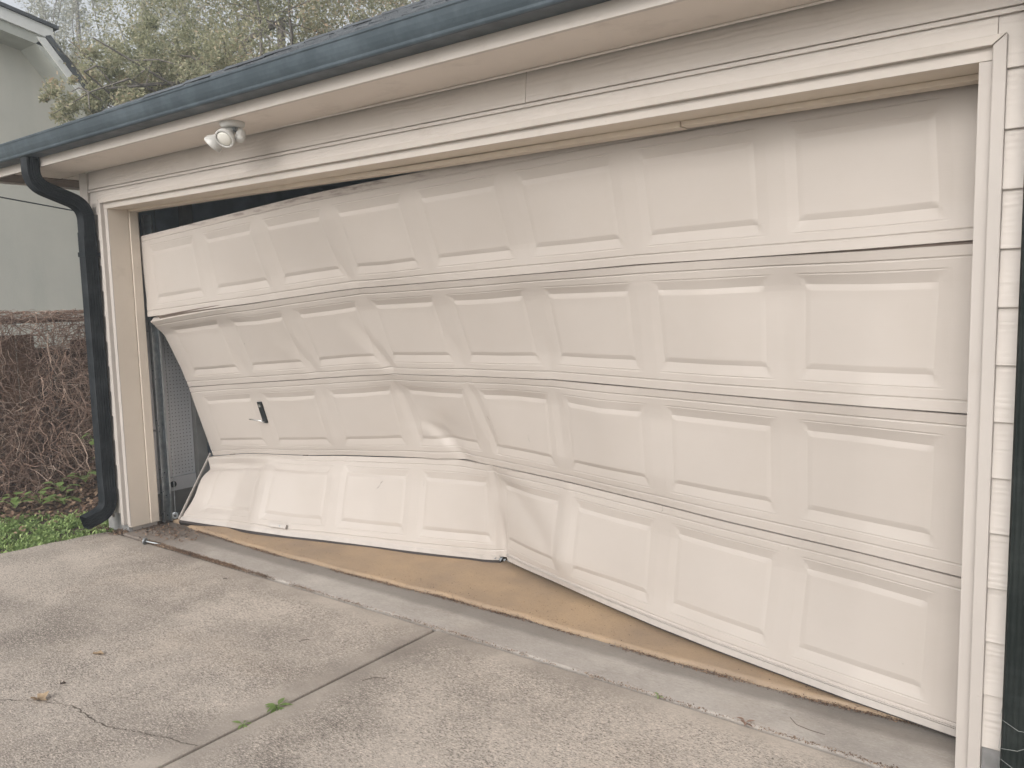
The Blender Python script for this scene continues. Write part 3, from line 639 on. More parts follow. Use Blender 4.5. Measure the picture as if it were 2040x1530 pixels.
def damage(s, u, v):
    """outward displacement of dents and folds"""
    d = np.zeros_like(u)
    if s == 0:
        d += .006 * np.sin(u * 7.3) * np.sin(v * 6) * sm(u, 3.0, 1.0)
        for uc, a, sl_ in ((1.20, .004, .55), (1.83, .007, .35), (2.44, .003, .2)):
            d -= a * np.clip(1 - np.abs(u - uc - (v - .50) * sl_) / .06, 0, 1) * sm(v, .22, .46) * sm(v, .535, .48)
    if s == 1:
        for uc, a, sl_ in ((.655, .003, .3), (1.25, .008, .50), (1.845, .013, .52), (2.44, .006, .2), (3.03, .004, .1)):
            l = u - uc - (v - .46) * sl_
            d -= a * np.clip(1 - np.abs(l) / .065, 0, 1) * sm(v, .10, .42) * (.35 + .65 * sm(v, .53, .47))
            d += a * .5 * np.exp(-((l + .11) / .06) ** 2) * sm(v, .16, .40)
        d -= .006 * np.clip(1 - np.abs(u - 1.86) / .03, 0, 1) * sm(v, .10, .0)
    if s == 2:
        # sharp fold from the fourth panel down to the seam
        l = (u - (2.02 + (v - .36) * 1.0)); m = sm(v, .30, .37)
        d += .016 * m * np.clip(1 - np.abs(u - 2.0) / .26, 0, 1) * sm(l, .03, -.03)
        d -= .010 * m * np.exp(-((l - .05) / .06) ** 2)
        for uc, a, sl_ in ((1.25, .004, .1), (1.845, .010, .18), (2.44, .011, .22), (3.03, .006, .1)):
            d -= a * np.clip(1 - np.abs(u - uc - (v - .1) * sl_) / .05, 0, 1) * sm(v, .0, .12) * sm(v, .53, .34)
        d += .008 * np.exp(-((u - 2.18) / .10) ** 2) * np.exp(-((v - .22) / .09) ** 2)
        d -= .005 * np.clip(1 - np.abs(u - 2.44) / .03, 0, 1) * sm(v, .10, .0)
    if s == 3:
        e = sm(u, 1.15, .25)
        d += e * (.030 * np.exp(-((v - .040) / .028) ** 2) - .014 * np.exp(-((v - .10) / .032) ** 2) + .016 * np.exp(-((v - .22) / .10) ** 2))
        # creased fifth panel
        l = (v - .10) - (u - 2.50) * .62
        d -= .008 * np.exp(-(l / .075) ** 2) * sm(u, 2.40, 2.60) * sm(u, 3.05, 2.8)
        d += .007 * np.exp(-((l + .14) / .09) ** 2) * sm(u, 2.40, 2.60) * sm(u, 3.05, 2.8)
        d -= .026 * np.clip(1 - np.abs(u - 2.45) / .05, 0, 1) * sm(v, .20, .45)
        d -= .012 * np.clip(1 - np.abs(u - 2.43) / .04, 0, 1) * sm(v, .25, .03)
        d += .006 * np.clip(1 - np.abs(u - 3.035) / .06, 0, 1) * sm(v, .5, .1)
        d += .010 * np.exp(-((u - 2.33) / .05) ** 2) * sm(v, .22, .40)
        d += .006 * np.sin(u * 9 + v * 5) * sm(u, 3.4, 2.6) * sm(v, .0, .2) * .5
    d += .0022 * np.sin(u * 5.3 + s * 1.7) * np.sin(v * 9 + s)
    return d
GAPS = .0032
def shift(s, P, u, v):
    """in-plane pulls of the loose sheet edges"""
    P = P.copy()
    if s == 3:
        e = np.clip(1 - u / .5, 0, 1) ** 1.5
        pull = e * .035 * np.exp(-((v - .13) / .035) ** 2) + e * .018 * sm(v, .12, .18) * sm(v, .46, .30)
        P[..., 0] += pull
        P[..., 2] += sm(u, .7, .0) * .0 
    if s == 1:
        e = np.clip(1 - u / .3, 0, 1) ** 2
        P[..., 0] += e * .010 * np.exp(-((v - .02) / .03) ** 2)
    return P
def surf(s, u, v, off=0.0, rel=True):
    """point on section s at material coordinates (u,v), moved outwards by off"""
    u = np.asarray(u, float); v = np.asarray(v, float)
    h = .004
    def B(a, b): return shift(s, base_surf(s, a, b), a, b)
    P0 = B(u, v); Pu = B(u + h, v) - B(u - h, v); Pv = B(u, v + h) - B(u, v - h)
    n = np.cross(Pu, Pv); n /= np.linalg.norm(n, axis=-1, keepdims=True)
    sign = np.sign(-n[..., 1:2]); n = n * np.where(sign == 0, 1, sign)
    d = damage(s, u, v) + (relief(u, v) if rel else 0) + off
    return P0 + n * np.asarray(d)[..., None], n
def uaxis():
    a = set([0.0, 4.877])
    for k in range(8):
        l = MG + k * PP
        for t in (0, .012, .022, .032, .042, .0435, .052, .062, .066):
            a.add(round(l + t, 5)); a.add(round(l + LW - t, 5))
        a.update(round(l + .066 + (LW - .132) * i / 20, 5) for i in range(21))
        a.update(round(l + .0025 + .0395 * i / 3, 5) for i in range(4)); a.update(round(l + LW - .0025 - .0395 * i / 3, 5) for i in range(4))
        a.update(round(l - .0325 + q, 5) for q in (-.016, 0, .016) if 0 < l - .0325 + q)
    a.update((.012, .03, .05, .07, 4.86, 4.83))
    return np.array(sorted(a))
def vaxis():
    a = set([.0, .533])
    for g in (.040, .493): a.update((g - .0055, g - .0038, g, g + .0038, g + .0055))
    for t in (-.0045, -.0032, 0, .0032, .0045, .015, .029, .042, .0435, .052, .062, .066): a.add(round(.075 + t, 5)); a.add(round(.458 - t, 5))
    a.update(round(.141 + .251 * i / 14, 5) for i in range(15)); a.update((.008, .018, .028, .052, .064, .47, .48, .505, .516, .525))
    return np.array(sorted(a))
UA, VA = uaxis(), vaxis()
GD = empty('garage_door', 'buckled cream sectional garage door pushed in off its track', 'garage door', (0, .2, 0))
def dchild(name, me, mat, parent=GD, smooth=False, label=None):
    o = obj(name, me, mat, None, smooth); o.parent = parent
    o.matrix_parent_inverse = Matrix.Translation(GD.location).inverted() if parent is GD else Matrix.Identity(4)
    return tag(o, label)
SLAB = ['top section of the door, leaning back from the stop', None, None, 'lowest section, dented and creased near the middle']
for s in range(4):
    va = VA.copy(); va[0] = GAPS; va[-1] = .533 - GAPS
    Ug, Vg = np.meshgrid(UA, va)               # rows v, cols u
    P, nn = surf(s, Ug, Vg)
    nv, nu = Ug.shape
    # smooth vertex normals of the whole sheet, kept after the panels are split off
    flat = P.reshape(-1, 3)
    idx = np.arange(nv * nu).reshape(nv, nu)
    quads = np.stack([idx[:-1, :-1], idx[1:, :-1], idx[1:, 1:], idx[:-1, 1:]], -1).reshape(-1, 4)
    fn = np.cross(flat[quads[:, 2]] - flat[quads[:, 0]], flat[quads[:, 3]] - flat[quads[:, 1]])
    vn = np.zeros_like(flat)
    for k in range(4): np.add.at(vn, quads[:, k], fn)
    vn /= np.linalg.norm(vn, axis=1, keepdims=True)
    if vn[:, 1].mean() > 0: quads = quads[:, ::-1]; vn = -vn
    # owner of each quad: -1 sheet, k panel
    uc = .25 * (Ug[:-1, :-1] + Ug[:-1, 1:] + Ug[1:, :-1] + Ug[1:, 1:]).reshape(-1); vc = .25 * (Vg[:-1, :-1] + Vg[:-1, 1:] + Vg[1:, :-1] + Vg[1:, 1:]).reshape(-1)
    k = np.clip(np.floor((uc - MG + .0325) / PP), 0, 7); ul = MG + k * PP
    inside = (uc > ul) & (uc < ul + LW) & (vc > .075) & (vc < .458)
    own = np.where(inside, k, -1).astype(int)
    # orientation check after reshape order
    for w_ in range(-1, 8):
        q = quads[own == w_]; used = np.unique(q); remap = -np.ones(nv * nu, int); remap[used] = np.arange(len(used))
        V = flat[used].tolist(); NN = vn[used].tolist(); Fq = remap[q].tolist(); nsheet = len(V)
        if w_ == -1:
            # returns: the sheet folds 42 mm back on all four sides, plus a back face
            ring = list(idx[0, :]) + list(idx[1:, -1]) + list(idx[-1, ::-1][1:]) + list(idx[::-1, 0][1:-1])
            nb = surf(s, Ug.reshape(-1)[ring], Vg.reshape(-1)[ring], -.042, False)[0]
            b0 = len(V); V += flat[ring].tolist(); b1 = len(V); V += nb.tolist(); m_ = len(ring)
            for i in range(m_): Fq.append([b0 + i, b0 + (i + 1) % m_, b1 + (i + 1) % m_, b1 + i])
            ub = np.linspace(0, 4.877, 60); vb = np.linspace(GAPS, .533 - GAPS, 8); UB, VB = np.meshgrid(ub, vb)
            PB = surf(s, UB, VB, -.043, False)[0].reshape(-1, 3); b2 = len(V); V += PB.tolist(); ib = np.arange(480).reshape(8, 60) + b2
            Fq += np.stack([ib[:-1, :-1], ib[:-1, 1:], ib[1:, 1:], ib[1:, :-1]], -1).reshape(-1, 4).tolist()
        me = bpy.data.meshes.new('door_section' if w_ < 0 else 'raised_panel')
        me.from_pydata(V, [], Fq); me.update()
        nq = len(q)
        smf = [i < nq for i in range(len(Fq))]; me.polygons.foreach_set('use_smooth', smf)
        if w_ >= 0: me.normals_split_custom_set_from_vertices([tuple(a) for a in NN])
        else:
            ln = []
            for pl in me.polygons:
                for vi in pl.vertices: ln.append(tuple(NN[vi]) if pl.index < nq else (0, 0, 0))
            me.normals_split_custom_set(ln)
        if w_ < 0:
            sec = dchild('door_section', me, M['door'], label=SLAB[s])
            if s == 1: tongue_parent = sec
        else: dchild('raised_panel', me, M['door'], sec)
    # galvanised end stile on the left edge of the section
    v_ = np.linspace(.003, .53, 14); zero = np.zeros_like(v_)
    if s in (1, 2, 0):
        a, _ = surf(s, zero - .0, v_, -.001, False); b, _ = surf(s, zero, v_, -.047, False); off = np.array([-.0035, -.001, 0])
        m = MB(); V = [tuple(p) for p in (a + off)] + [tuple(p) for p in (b + off)] + [tuple(p) for p in (b + np.array([.03, .0, 0]))]
        n_ = len(v_); m.add(V, [(i, i + 1, n_ + i + 1, n_ + i) for i in range(n_ - 1)] + [(n_ + i, n_ + i + 1, 2 * n_ + i + 1, 2 * n_ + i) for i in range(n_ - 1)])
        dchild('end_stile', m, M['galv_dull'], sec)
def door_strip(s, us, v0, v1, o0, o1, drop=None):
    """box-section strip following section s between v0..v1, from o0 to o1 outwards"""
    us = np.asarray(us); rows = []
    for v, o_ in ((v0, o0), (v0, o1), (v1, o1), (v1, o0)):
        p, _ = surf(s, us, np.full_like(us, v), o_, False)
        if drop is not None: p = p + np.stack([0 * us, 0 * us, -drop(us)], -1)
        rows.append(p)
    n = len(us); V = [tuple(p) for r in rows for p in r]; m = MB()
    F = [(a * n + i, a * n + i + 1, ((a + 1) % 4) * n + i + 1, ((a + 1) % 4) * n + i) for a in range(4) for i in range(n - 1)]
    F += [(0, n, 2 * n, 3 * n), (n - 1, 4 * n - 1, 3 * n - 1, 2 * n - 1)]
    return m.add(V, F)
ul_ = np.concatenate([np.arange(.0, 2.36, .04), [2.38, 2.42]]); ur = np.arange(2.47, 4.878, .04)
sag = lambda u: .004 + .010 * np.clip((u - 1.0) / 1.3, 0, 1) ** 1.5
br = dchild('bottom_rail', door_strip(3, ul_, .507, .533, .001, .007, sag), M['white_metal'])
dchild('rubber_seal', door_strip(3, ul_, .533, .549, -.030, .004, sag), M['rubber'], br)
br2 = dchild('bottom_rail', door_strip(3, ur, .508, .532, .001, .006), M['white_metal'])
dchild('rail_lip', door_strip(3, ur, .5025, .5055, .0005, .006), M['white_metal'], br2)
dchild('rubber_seal', door_strip(3, ur, .532, .538, -.030, .001), M['rubber'], br2)
tg = np.arange(.10, 4.86, .05)
dchild('tongue', door_strip(1, tg, -.020, .010, -.018, -.014), M['fascia_dim'], tongue_parent)
# torn end of the rail where the door folds
pt = surf(3, np.array([2.44]), np.array([.533]))[0][0]; rr = random.Random(2); tm = MB()
for i in range(9):
    a = Vector(pt) + Vector((rr.uniform(-.05, .06), rr.uniform(-.03, .0), rr.uniform(-.012, .012))); sz = rr.uniform(.008, .02)
    tm.add([a, a + Vector((sz, rr.uniform(-.008, .008), sz * .4)), a + Vector((sz * .6, -sz * .5, -sz * .7)), a + Vector((-.3 * sz, -sz * .4, -sz * .2))], [(0, 1, 2, 3)])
dchild('torn_metal', tm, M['galv'])
# loose edge strip left of the lowest section
a = Vector(surf(3, np.array([0.]), np.array([.004]), 0, False)[0][0]) + Vector((-.012, -.004, .022)); b = Vector(surf(3, np.array([0.]), np.array([.530]), 0, False)[0][0]) + Vector((-.004, -.006, .004))
q = (b - a).normalized(); sx = Vector((.0045, 0, 0)); sy = q.cross(Vector((1, 0, 0))).normalized() * .006; m = MB()
m.add([a - sx - sy, a + sx - sy, a + sx + sy, a - sx + sy, b - sx - sy, b + sx - sy, b + sx + sy, b - sx + sy], [(0, 3, 2, 1), (4, 5, 6, 7), (0, 1, 5, 4), (1, 2, 6, 5), (2, 3, 7, 6), (3, 0, 4, 7)])
dchild('edge_strip', m, M['white_metal'])
# the lock
def dframe(s, u, v):
    P, n = surf(s, np.array([u]), np.array([v]), 0, False); Pu, _ = surf(s, np.array([u + .02]), np.array([v]), 0, False); Pv, _ = surf(s, np.array([u]), np.array([v - .02]), 0, False)
    p = Vector(P[0]); n = Vector(n[0]); X = (Vector(Pu[0]) - p).normalized(); Z = (Vector(Pv[0]) - p); Z = (Z - X * Z.dot(X)).normalized(); n = Z.cross(X) * -1
    if n.y > 0: n = -n
    return p, X, n, Z
def fbox(m, fr, x0, x1, y0, y1, z0, z1):
    p, X, n, Z = fr; V = [p + X * x + n * y + Z * z for z in (z0, z1) for x, y in ((x0, y0), (x1, y0), (x1, y1), (x0, y1))]
    return m.add(V, [(0, 3, 2, 1), (4, 5, 6, 7), (0, 1, 5, 4), (1, 2, 6, 5), (2, 3, 7, 6), (3, 0, 4, 7)])
fr = dframe(2, .660, .215); p, X, n, Z = fr
lk = dchild('lock_plate', bevelled(fbox(MB(), fr, -.021, .021, .0, .011, -.075, .075).mesh('lock_plate'), .004, 2), M['black'])
dchild('key_cylinder', MB().lathe([(.001, .010), (.011, .010), (.011, .014), (.007, .0145), (.0065, .012), (.001, .012)], p + Z * .050, n, 16), M['chrome'], lk)
hs_ = p - Z * .062 + n * .011; he = hs_ + Vector((-.075, -.065, .018))
dchild('lock_handle', MB().tube([hs_ - n * .01, hs_ + n * .012, hs_ + (he - hs_) * .25, he], .0055, 8, r1=.0035), M['chrome'], lk, True)
fr = dframe(3, .86, .483); hm = MB(); fbox(hm, fr, -.066, .066, .018, .024, -.012, .012); fbox(hm, fr, -.062, -.052, 0, .018, -.010, .010); fbox(hm, fr, .042, .062, .0, .018, -.013, .013)
ph = dchild('pull_handle', bevelled(hm.mesh('pull_handle'), .002, 2), M['white_metal'])
p, X, n, Z = fr
dchild('bolt', MB().lathe([(.001, .018), (.006, .018), (.006, .024), (.001, .025)], p + X * .02, n, 8), M['galv'], ph)
# roller and lift cable at the lower left corner
rc = Vector((.012, .305, .026))
rl = dchild('roller', MB().lathe([(.006, -.006), (.020, -.006), (.024, -.004), (.024, .004), (.020, .006), (.006, .006)], rc, (.75, -.65, 0), 18), M['galv'])
dchild('roller_hub', MB().lathe([(.001, -.0075), (.009, -.0075), (.009, .0085), (.001, .0085)], rc, (.75, -.65, 0), 14), M['rubber'], rl)
dchild('lift_cable', MB().tube([(.022, .300, .035), (.008, .315, .30), (-.012, .330, .75), (-.045, .34, 1.25), (-.05, .34, 2.2)], .0018, 5), M['galv_dull'])
# scuffs left by the impact
sc_ = MB()
def scuff(s, pts, wd):
    for (u0, v0), (u1, v1) in zip(pts[:-1], pts[1:]):
        P, _ = surf(s, np.array([u0, u1, u1, u0]), np.array([v0, v1, v1 + wd, v0 + wd]), .0006); sc_.add(P.tolist(), [(0, 1, 2, 3)])
scuff(3, [(1.60, .155), (1.585, .165), (1.578, .185), (1.560, .200)], .0028); scuff(3, [(1.90, .135), (1.905, .15), (1.90, .165)], .002)
scuff(2, [(2.79, .315), (2.792, .33), (2.798, .35)], .004); scuff(1, [(.74, .26), (.745, .262)], .004); scuff(3, [(4.05, .12), (4.052, .16)], .003)
scuff(2, [(2.50, .24), (2.51, .26)], .003); scuff(3, [(3.62, .0), (3.625, .02), (3.61, .035)], .003)
dchild('scuff', sc_, M['rubber'])

# ------------------------------------------------------------------ what shows inside the garage
tr = empty('door_track', 'galvanised door track standing inside the left jamb', 'door track', (-.02, .25, 0))
def tpart(name, me, mat, par=None):
    o = obj(name, me, mat, par or tr); o.matrix_parent_inverse = Matrix.Translation(tr.location).inverted() if par is None else Matrix.Identity(4); return o
t = MB(); t.box(-.034, -.030, .232, .292, -.01, 2.08); t.box(-.030, .0, .232, .235, -.01, 2.08); t.box(-.030, .004, .289, .292, -.01, 2.08); t.box(.001, .004, .280, .289, -.01, 2.08)
to = tpart('rail', t, M['galv'])
ho = MB()
for z in (.03, .06, .17, .20, .30, .33, .62, .66, .98, 1.30, 1.62): ho.lathe([(.0045, 0), (.0045, .0006)], (-.0295, .252 + (.02 if int(z * 100) % 2 else 0), z), (1, 0, 0), 8)
for z in (.05, .20, .36, .70, 1.04, 1.4): ho.lathe([(.005, 0), (.005, .0006)], (-.015, .2317, z), (0, -1, 0), 8)
tpart('bolt_holes', ho, M['hole'])['kind'] = 'stuff'
for z in (.62, 1.3): tpart('bracket', MB().box(-.10, -.0345, .24, .275, z, z + .006), M['galv'])
pb = empty('pegboard', 'white pegboard panel on the inner left wall of the garage', 'pegboard', (-.15, .45, 0))
def ppart(name, me, mat):
    o = obj(name, me, mat, pb); o.matrix_parent_inverse = Matrix.Translation(pb.location).inverted(); return o
ppart('panel', MB().box(-.151, -.146, .21, .575, .265, 1.72), M['peg'])
hh = MB()
for i in range(14):
    for j in range(57):
        y, z = .222 + i * .0254, .285 + j * .0254
        hh.add([(-.1455, y + .0036 * math.cos(a * math.pi / 3), z + .0036 * math.sin(a * math.pi / 3)) for a in range(6)], [(0, 1, 2, 3, 4, 5)])
o = ppart('peg_holes', hh, M['hole']); o['kind'] = 'stuff'
ppart('base_strip', MB().box(-.151, -.132, .21, .57, .165, .262), M['peg'])
ppart('latch', MB().lathe([(.001, -.014), (.02, -.012), (.024, 0), (.02, .012), (.001, .014)], (-.125, .385, .215), (1, 0, 0), 9), M['black'])
part('stud', MB().box(-.152, -.10, .578, .655, 0, 2.4), M['grey_wood'])
part('plinth', MB().box(-.152, -.146, .21, .575, 0, .162), M['grey_wood'])
sh = empty('shelf_unit', 'dark shelf unit standing in the shade beyond the grey post', 'shelf', (.0, .95, 0))
def spart(name, me, mat):
    o = obj(name, me, mat, sh); o.matrix_parent_inverse = Matrix.Translation(sh.location).inverted(); return o
for y in (.70, 1.35): spart('post', MB().box(.10, .13, y, y + .03, 0, 1.8), M['black'])
for z in (.22, .42, .62, .95, 1.3): spart('shelf', MB().box(-.14, .13, .70, 1.38, z, z + .025), M['int_wall'])
tag(obj('white_rod', MB().tube([(.02, .66, .44), (.17, .66, .66)], .008, 8), M['white_metal']), 'thin white rod leaning in the dark gap beside the door', 'rod')

# ------------------------------------------------------------------ neighbour's house
NH = empty('neighbour_house', 'grey green stucco house with white gambrel fascia beyond the fence', 'house', (-6.4, 1, -.1))
def npart(name, me, mat):
    o = obj(name, me, mat, NH); o.matrix_parent_inverse = Matrix.Translation(NH.location).inverted(); return o
def polyx(m, pts, xa, xb):   # polygon in y-z extruded along x
    k = len(pts); return m.add([(xa, y, z) for y, z in pts] + [(xb, y, z) for y, z in pts], [tuple(range(k)), tuple(range(2 * k - 1, k - 1, -1))] + [(j, k + j, k + (j + 1) % k, (j + 1) % k) for j in range(k)])
npart('wall', polyx(MB(), [(-9, -.2), (3.15, -.2), (3.15, 3.85), (2.42, 4.80), (-3.0, 5.88), (-9, 4.7)], -6.45, -13), M['stucco'])
def strip(y0, z0, y1, z1, h, xa, xb): return polyx(MB(), [(y0, z0), (y1, z1), (y1, z1 - h), (y0, z0 - h)], xa, xb)
npart('fascia', strip(-3.0, 6.14, 2.54, 5.045, .145, -6.0, -5.965), M['nh_white'])
npart('roof_edge', strip(-3.0, 6.185, 2.60, 5.078, .04, -6.5, -5.93), M['shingle'])
npart('fascia', polyx(MB(), [(2.34, 4.90), (2.44, 4.905), (3.32, 3.80), (3.22, 3.78)], -6.0, -5.97), M['nh_white'])
npart('roof_edge', polyx(MB(), [(2.44, 4.93), (2.50, 4.95), (3.40, 3.80), (3.325, 3.795)], -13, -5.95), M['shingle'])
npart('soffit', polyx(MB(), [(-3.0, 6.02), (2.46, 4.93), (2.42, 4.80), (-3.0, 5.85)], -6.46, -6.002), M['nh_soffit'])
npart('soffit', polyx(MB(), [(2.40, 4.88), (3.24, 3.82), (3.20, 3.78), (2.33, 4.82)], -6.46, -6.002), M['nh_soffit'])
npart('soffit', polyx(MB(), [(2.28, 4.97), (2.52, 4.91), (2.50, 4.74), (2.28, 4.84)], -6.455, -6.003), M['nh_soffit'])
npart('roof', MB().add([(-6.45, 2.62, 5.06), (-13, 2.62, 5.06), (-13, -3, 6.17), (-6.45, -3, 6.17), (-6.45, -9, 4.9), (-13, -9, 4.9)], [(0, 1, 2, 3), (3, 2, 5, 4)]), M['shingle'])
tag(obj('utility_cable', MB().tube([(-5.6, -2.5, 3.30), (-5.6, 0, 3.02), (-5.6, 1.6, 2.81), (-5.6, 2.6, 2.69), (-5.6, 3.4, 2.60)], .009, 6), M['black']), 'thin black cable sagging across the stucco wall', 'cable')

# ------------------------------------------------------------------ fence, vines, plants
FN = empty('fence', 'old brown board fence buried in dry vines', 'fence', (-2.2, 1, -.1))
def fpart(name, me, mat, label=None):
    o = obj(name, me, mat, FN); o.matrix_parent_inverse = Matrix.Translation(FN.location).inverted(); return tag(o, label)
fr_ = random.Random(8); y = -1.6
while y < 4.2:
    wd = .138 + fr_.uniform(-.004, .004); tp = 1.20 + fr_.uniform(-.10, .04)
    lit = .02 < y < .30
    if .85 < y < 1.7: tp = 1.39 + fr_.uniform(-.03, .02)
    if lit: tp = 1.26
    me = MB().box(-2.215 + fr_.uniform(-.006, .006), -2.195, y, y + wd, -.1, tp).mesh('board')
    fpart('board', bevelled(me, .003, 1), M['fence_light' if lit else 'fence']); y += wd + .006
fpart('rail', bbox(-2.25, -2.216, -1.6, 4.2, 1.355, 1.395, .003), M['fence']); fpart('rail', bbox(-2.25, -2.218, -1.6, 4.2, .35, .43, .003), M['fence'])
for yy in (-.9, 1.5, 3.6): fpart('post', bbox(-2.34, -2.252, yy, yy + .09, -.15, 1.38, .004), M['fence'])
def vines():
    rr = random.Random(21); m = MB()
    def front(z): return -2.17 + .12 + .62 * max(0, 1 - max(0, z) / 1.15) ** 1.3
    for i in range(6200):
        y = rr.uniform(-.9, 2.6); z0 = 1.45 * (1 - rr.random() ** 1.2 * .99); up = rr.random()
        x = rr.uniform(-2.19, front(z0))
        if -.05 < y < .32 and .72 < z0 < 1.30 and rr.random() < .85: continue
        pt = Vector((x, y, z0)); d = Vector((rr.uniform(-.3, .5), rr.uniform(-1, 1), rr.uniform(-.9, .5))).normalized()
        n = rr.randint(5, 11); st = rr.uniform(.03, .075); pts = [pt.copy()]
        for k in range(n):
            d = (d + Vector((rr.uniform(-.5, .5), rr.uniform(-.6, .6), rr.uniform(-.65, .4)))).normalized()
            pt = pt + d * st
            if pt.z > 1.46: pt.z = 1.46 - rr.uniform(0, .03)
            pt.x = min(max(pt.x, -2.20), front(pt.z) + .06); pt.z = max(pt.z, -.06); pts.append(pt.copy())
        r = rr.choice((.0014, .0018, .0026, .0038)); m.tube(pts, r, 3, False, r1=r * .5)
    for i in range(520):                  # the thatch lying along the top rail
        y = rr.uniform(-1.0, 2.6); z = 1.40 + rr.uniform(-.03, .06); pts = []
        for k in range(7): pts.append((-2.20 + rr.uniform(-.05, .08), y + k * .045, z + rr.uniform(-.02, .02)))
        m.tube(pts, .0022, 3, False, r1=.001)
    return m
tag(obj('dry_vines', vines(), M['vine']), 'tangle of dry leafless vines over the fence', 'vines', kind='stuff')
def scatter_leaves(n, fn, size, curl=.35, seed=1, lying=True, k=4, aspect=.55):
    rr = np.random.RandomState(seed); P = fn(rr, n); n = len(P)
    if lying: nrm = np.stack([rr.normal(0, .45, n), rr.normal(0, .45, n), np.ones(n)], -1)
    else: nrm = rr.normal(0, 1, (n, 3)) + np.array([0, -.1, .5])
    nrm /= np.linalg.norm(nrm, axis=1, keepdims=True)
    t = rr.normal(0, 1, (n, 3)); t -= nrm * (t * nrm).sum(1, keepdims=True); t /= np.linalg.norm(t, axis=1, keepdims=True); b = np.cross(nrm, t)
    sz = size * rr.uniform(.6, 1.25, n)[:, None]; cu = curl * sz * rr.uniform(-1, 1, n)[:, None]
    a0 = P - t * sz * .5; a1 = P + b * sz * aspect * .5 + nrm * cu * .4; a2 = P + t * sz * .5 + nrm * cu * .3; a3 = P - b * sz * aspect * .5 + nrm * cu * .4
    V = np.stack([a0, a1, a2, a3], 1).reshape(-1, 3); F = np.arange(4 * n).reshape(n, 4)
    return quick('leaves', (V, F, 4))
def litter_fn(rr, n):
    x = rr.uniform(-2.1, -.75, n); y = rr.uniform(-1.6, 2.4, n); edge = -.95 + .12 * np.sin(y * 5) + .45 * (y - -.1)
    keep = (x < edge + rr.normal(0, .10, n))
    z = -.055 + rr.exponential(.018, n) + .16 * np.clip((-x - 1.35) / .8, 0, 1) ** 1.5
    return np.stack([x, y, z], -1)[keep]
tag(obj('leaf_litter', scatter_leaves(9000, litter_fn, .050, .6, 3), M['litter']), 'brown dead leaves on the ground below the vines', 'leaf litter', kind='stuff')
def litter2(rr, n):
    x = np.concatenate([rr.uniform(-.42, -.02, n // 2), rr.uniform(-.06, .55, n - n // 2)])
    y = np.concatenate([rr.normal(-.02, .05, n // 2), rr.normal(.13, .07, n - n // 2)])
    keep = ((y < .0) | (x > 0)) & (y < .27) & (rr.uniform(0, 1, n) < 1.15 - np.clip(x, 0, .6) * 1.7)
    z = np.where(x > -.12, ZD + .004, -.045) + rr.exponential(.006, n); return np.stack([x, y, z], -1)[keep]
tag(obj('leaf_litter', scatter_leaves(1100, litter2, .026, .6, 4, aspect=.3), M['litter']), 'crumbs of dead leaf gathered at the foot of the left jamb', 'leaf litter', kind='stuff')
def joint_fn(rr, n):
    x = np.concatenate([rr.triangular(.25, .4, 1.9, int(n * .55)), rr.uniform(.2, 4.9, int(n * .12)), rr.uniform(.35, 4.9, n - int(n * .55) - int(n * .12))])
    y = np.concatenate([rr.normal(-.054, .009, int(n * .55)), rr.normal(-.056, .006, int(n * .12)) - .03 * np.clip((x[int(n * .55):int(n * .67)] - 3) / 2, 0, 1), np.zeros(n - int(n * .67))])
    q = int(n * .67); y[q:] = np.interp(x[q:], EDX, EDY) - .004 + rr.normal(-.004, .008, n - q)
    clump = np.sin(x * 7) + np.sin(x * 17.3 + 1) + np.sin(x * 3.1); keep = (rr.uniform(-2, 3, n) < clump + .6)
    return np.stack([x, y, ZD + .003 + rr.exponential(.003, n) * np.where(np.arange(n) < q, .7, 1)], -1)[keep]
tag(obj('joint_debris', scatter_leaves(40000, joint_fn, .0085, .5, 9, aspect=.45), M['litter']), 'crumbled leaves and grit along the slab joints', 'debris', kind='stuff')
def grass():
    rr = np.random.RandomState(5); n = 26000
    x = rr.uniform(-1.5, -.14, n); y = rr.uniform(-1.9, .15, n)
    ed = -.19 - .12 * np.clip(-y / .7, 0, 3) + .012 * np.sin(y * 23); far = -.98 + .10 * np.sin(y * 6) + .5 * np.clip(y + .1, -1, .4)
    keep = (x < ed + .02 + rr.uniform(-.03, .02, n)) & (x > far - rr.exponential(.05, n)) & (y < -.02 + rr.normal(0, .03, n) - (x < -.4) * -.12)
    dens = np.sin(x * 13 + 1) * np.sin(y * 11) + np.sin(x * 29) * np.sin(y * 31); keep &= rr.uniform(-1.7, 1, n) < dens * 1.3
    x, y = x[keep], y[keep]; n = len(x); h = rr.uniform(.012, .038, n); a = rr.uniform(0, 6.28, n); wd = rr.uniform(.002, .005, n); le = rr.uniform(.2, 1.4, n) * h
    z = np.full(n, -.055); dx, dy = np.cos(a), np.sin(a)
    b0 = np.stack([x - dy * wd, y + dx * wd, z], -1); b1 = np.stack([x + dy * wd, y - dx * wd, z], -1); t = np.stack([x + dx * le, y + dy * le, z + h], -1)
    mid0 = (b0 + t) / 2 + np.stack([-dy * wd, dx * wd, h * .25], -1); mid1 = (b1 + t) / 2 + np.stack([dy * wd, -dx * wd, h * .25], -1)
    V = np.stack([b0, b1, mid1, t, mid0], 1).reshape(-1, 3); return quick('grass', (V, np.arange(5 * n).reshape(n, 5), 5))
tag(obj('grass', grass(), M['grass']), 'short bright grass beside the driveway', 'grass', kind='stuff')
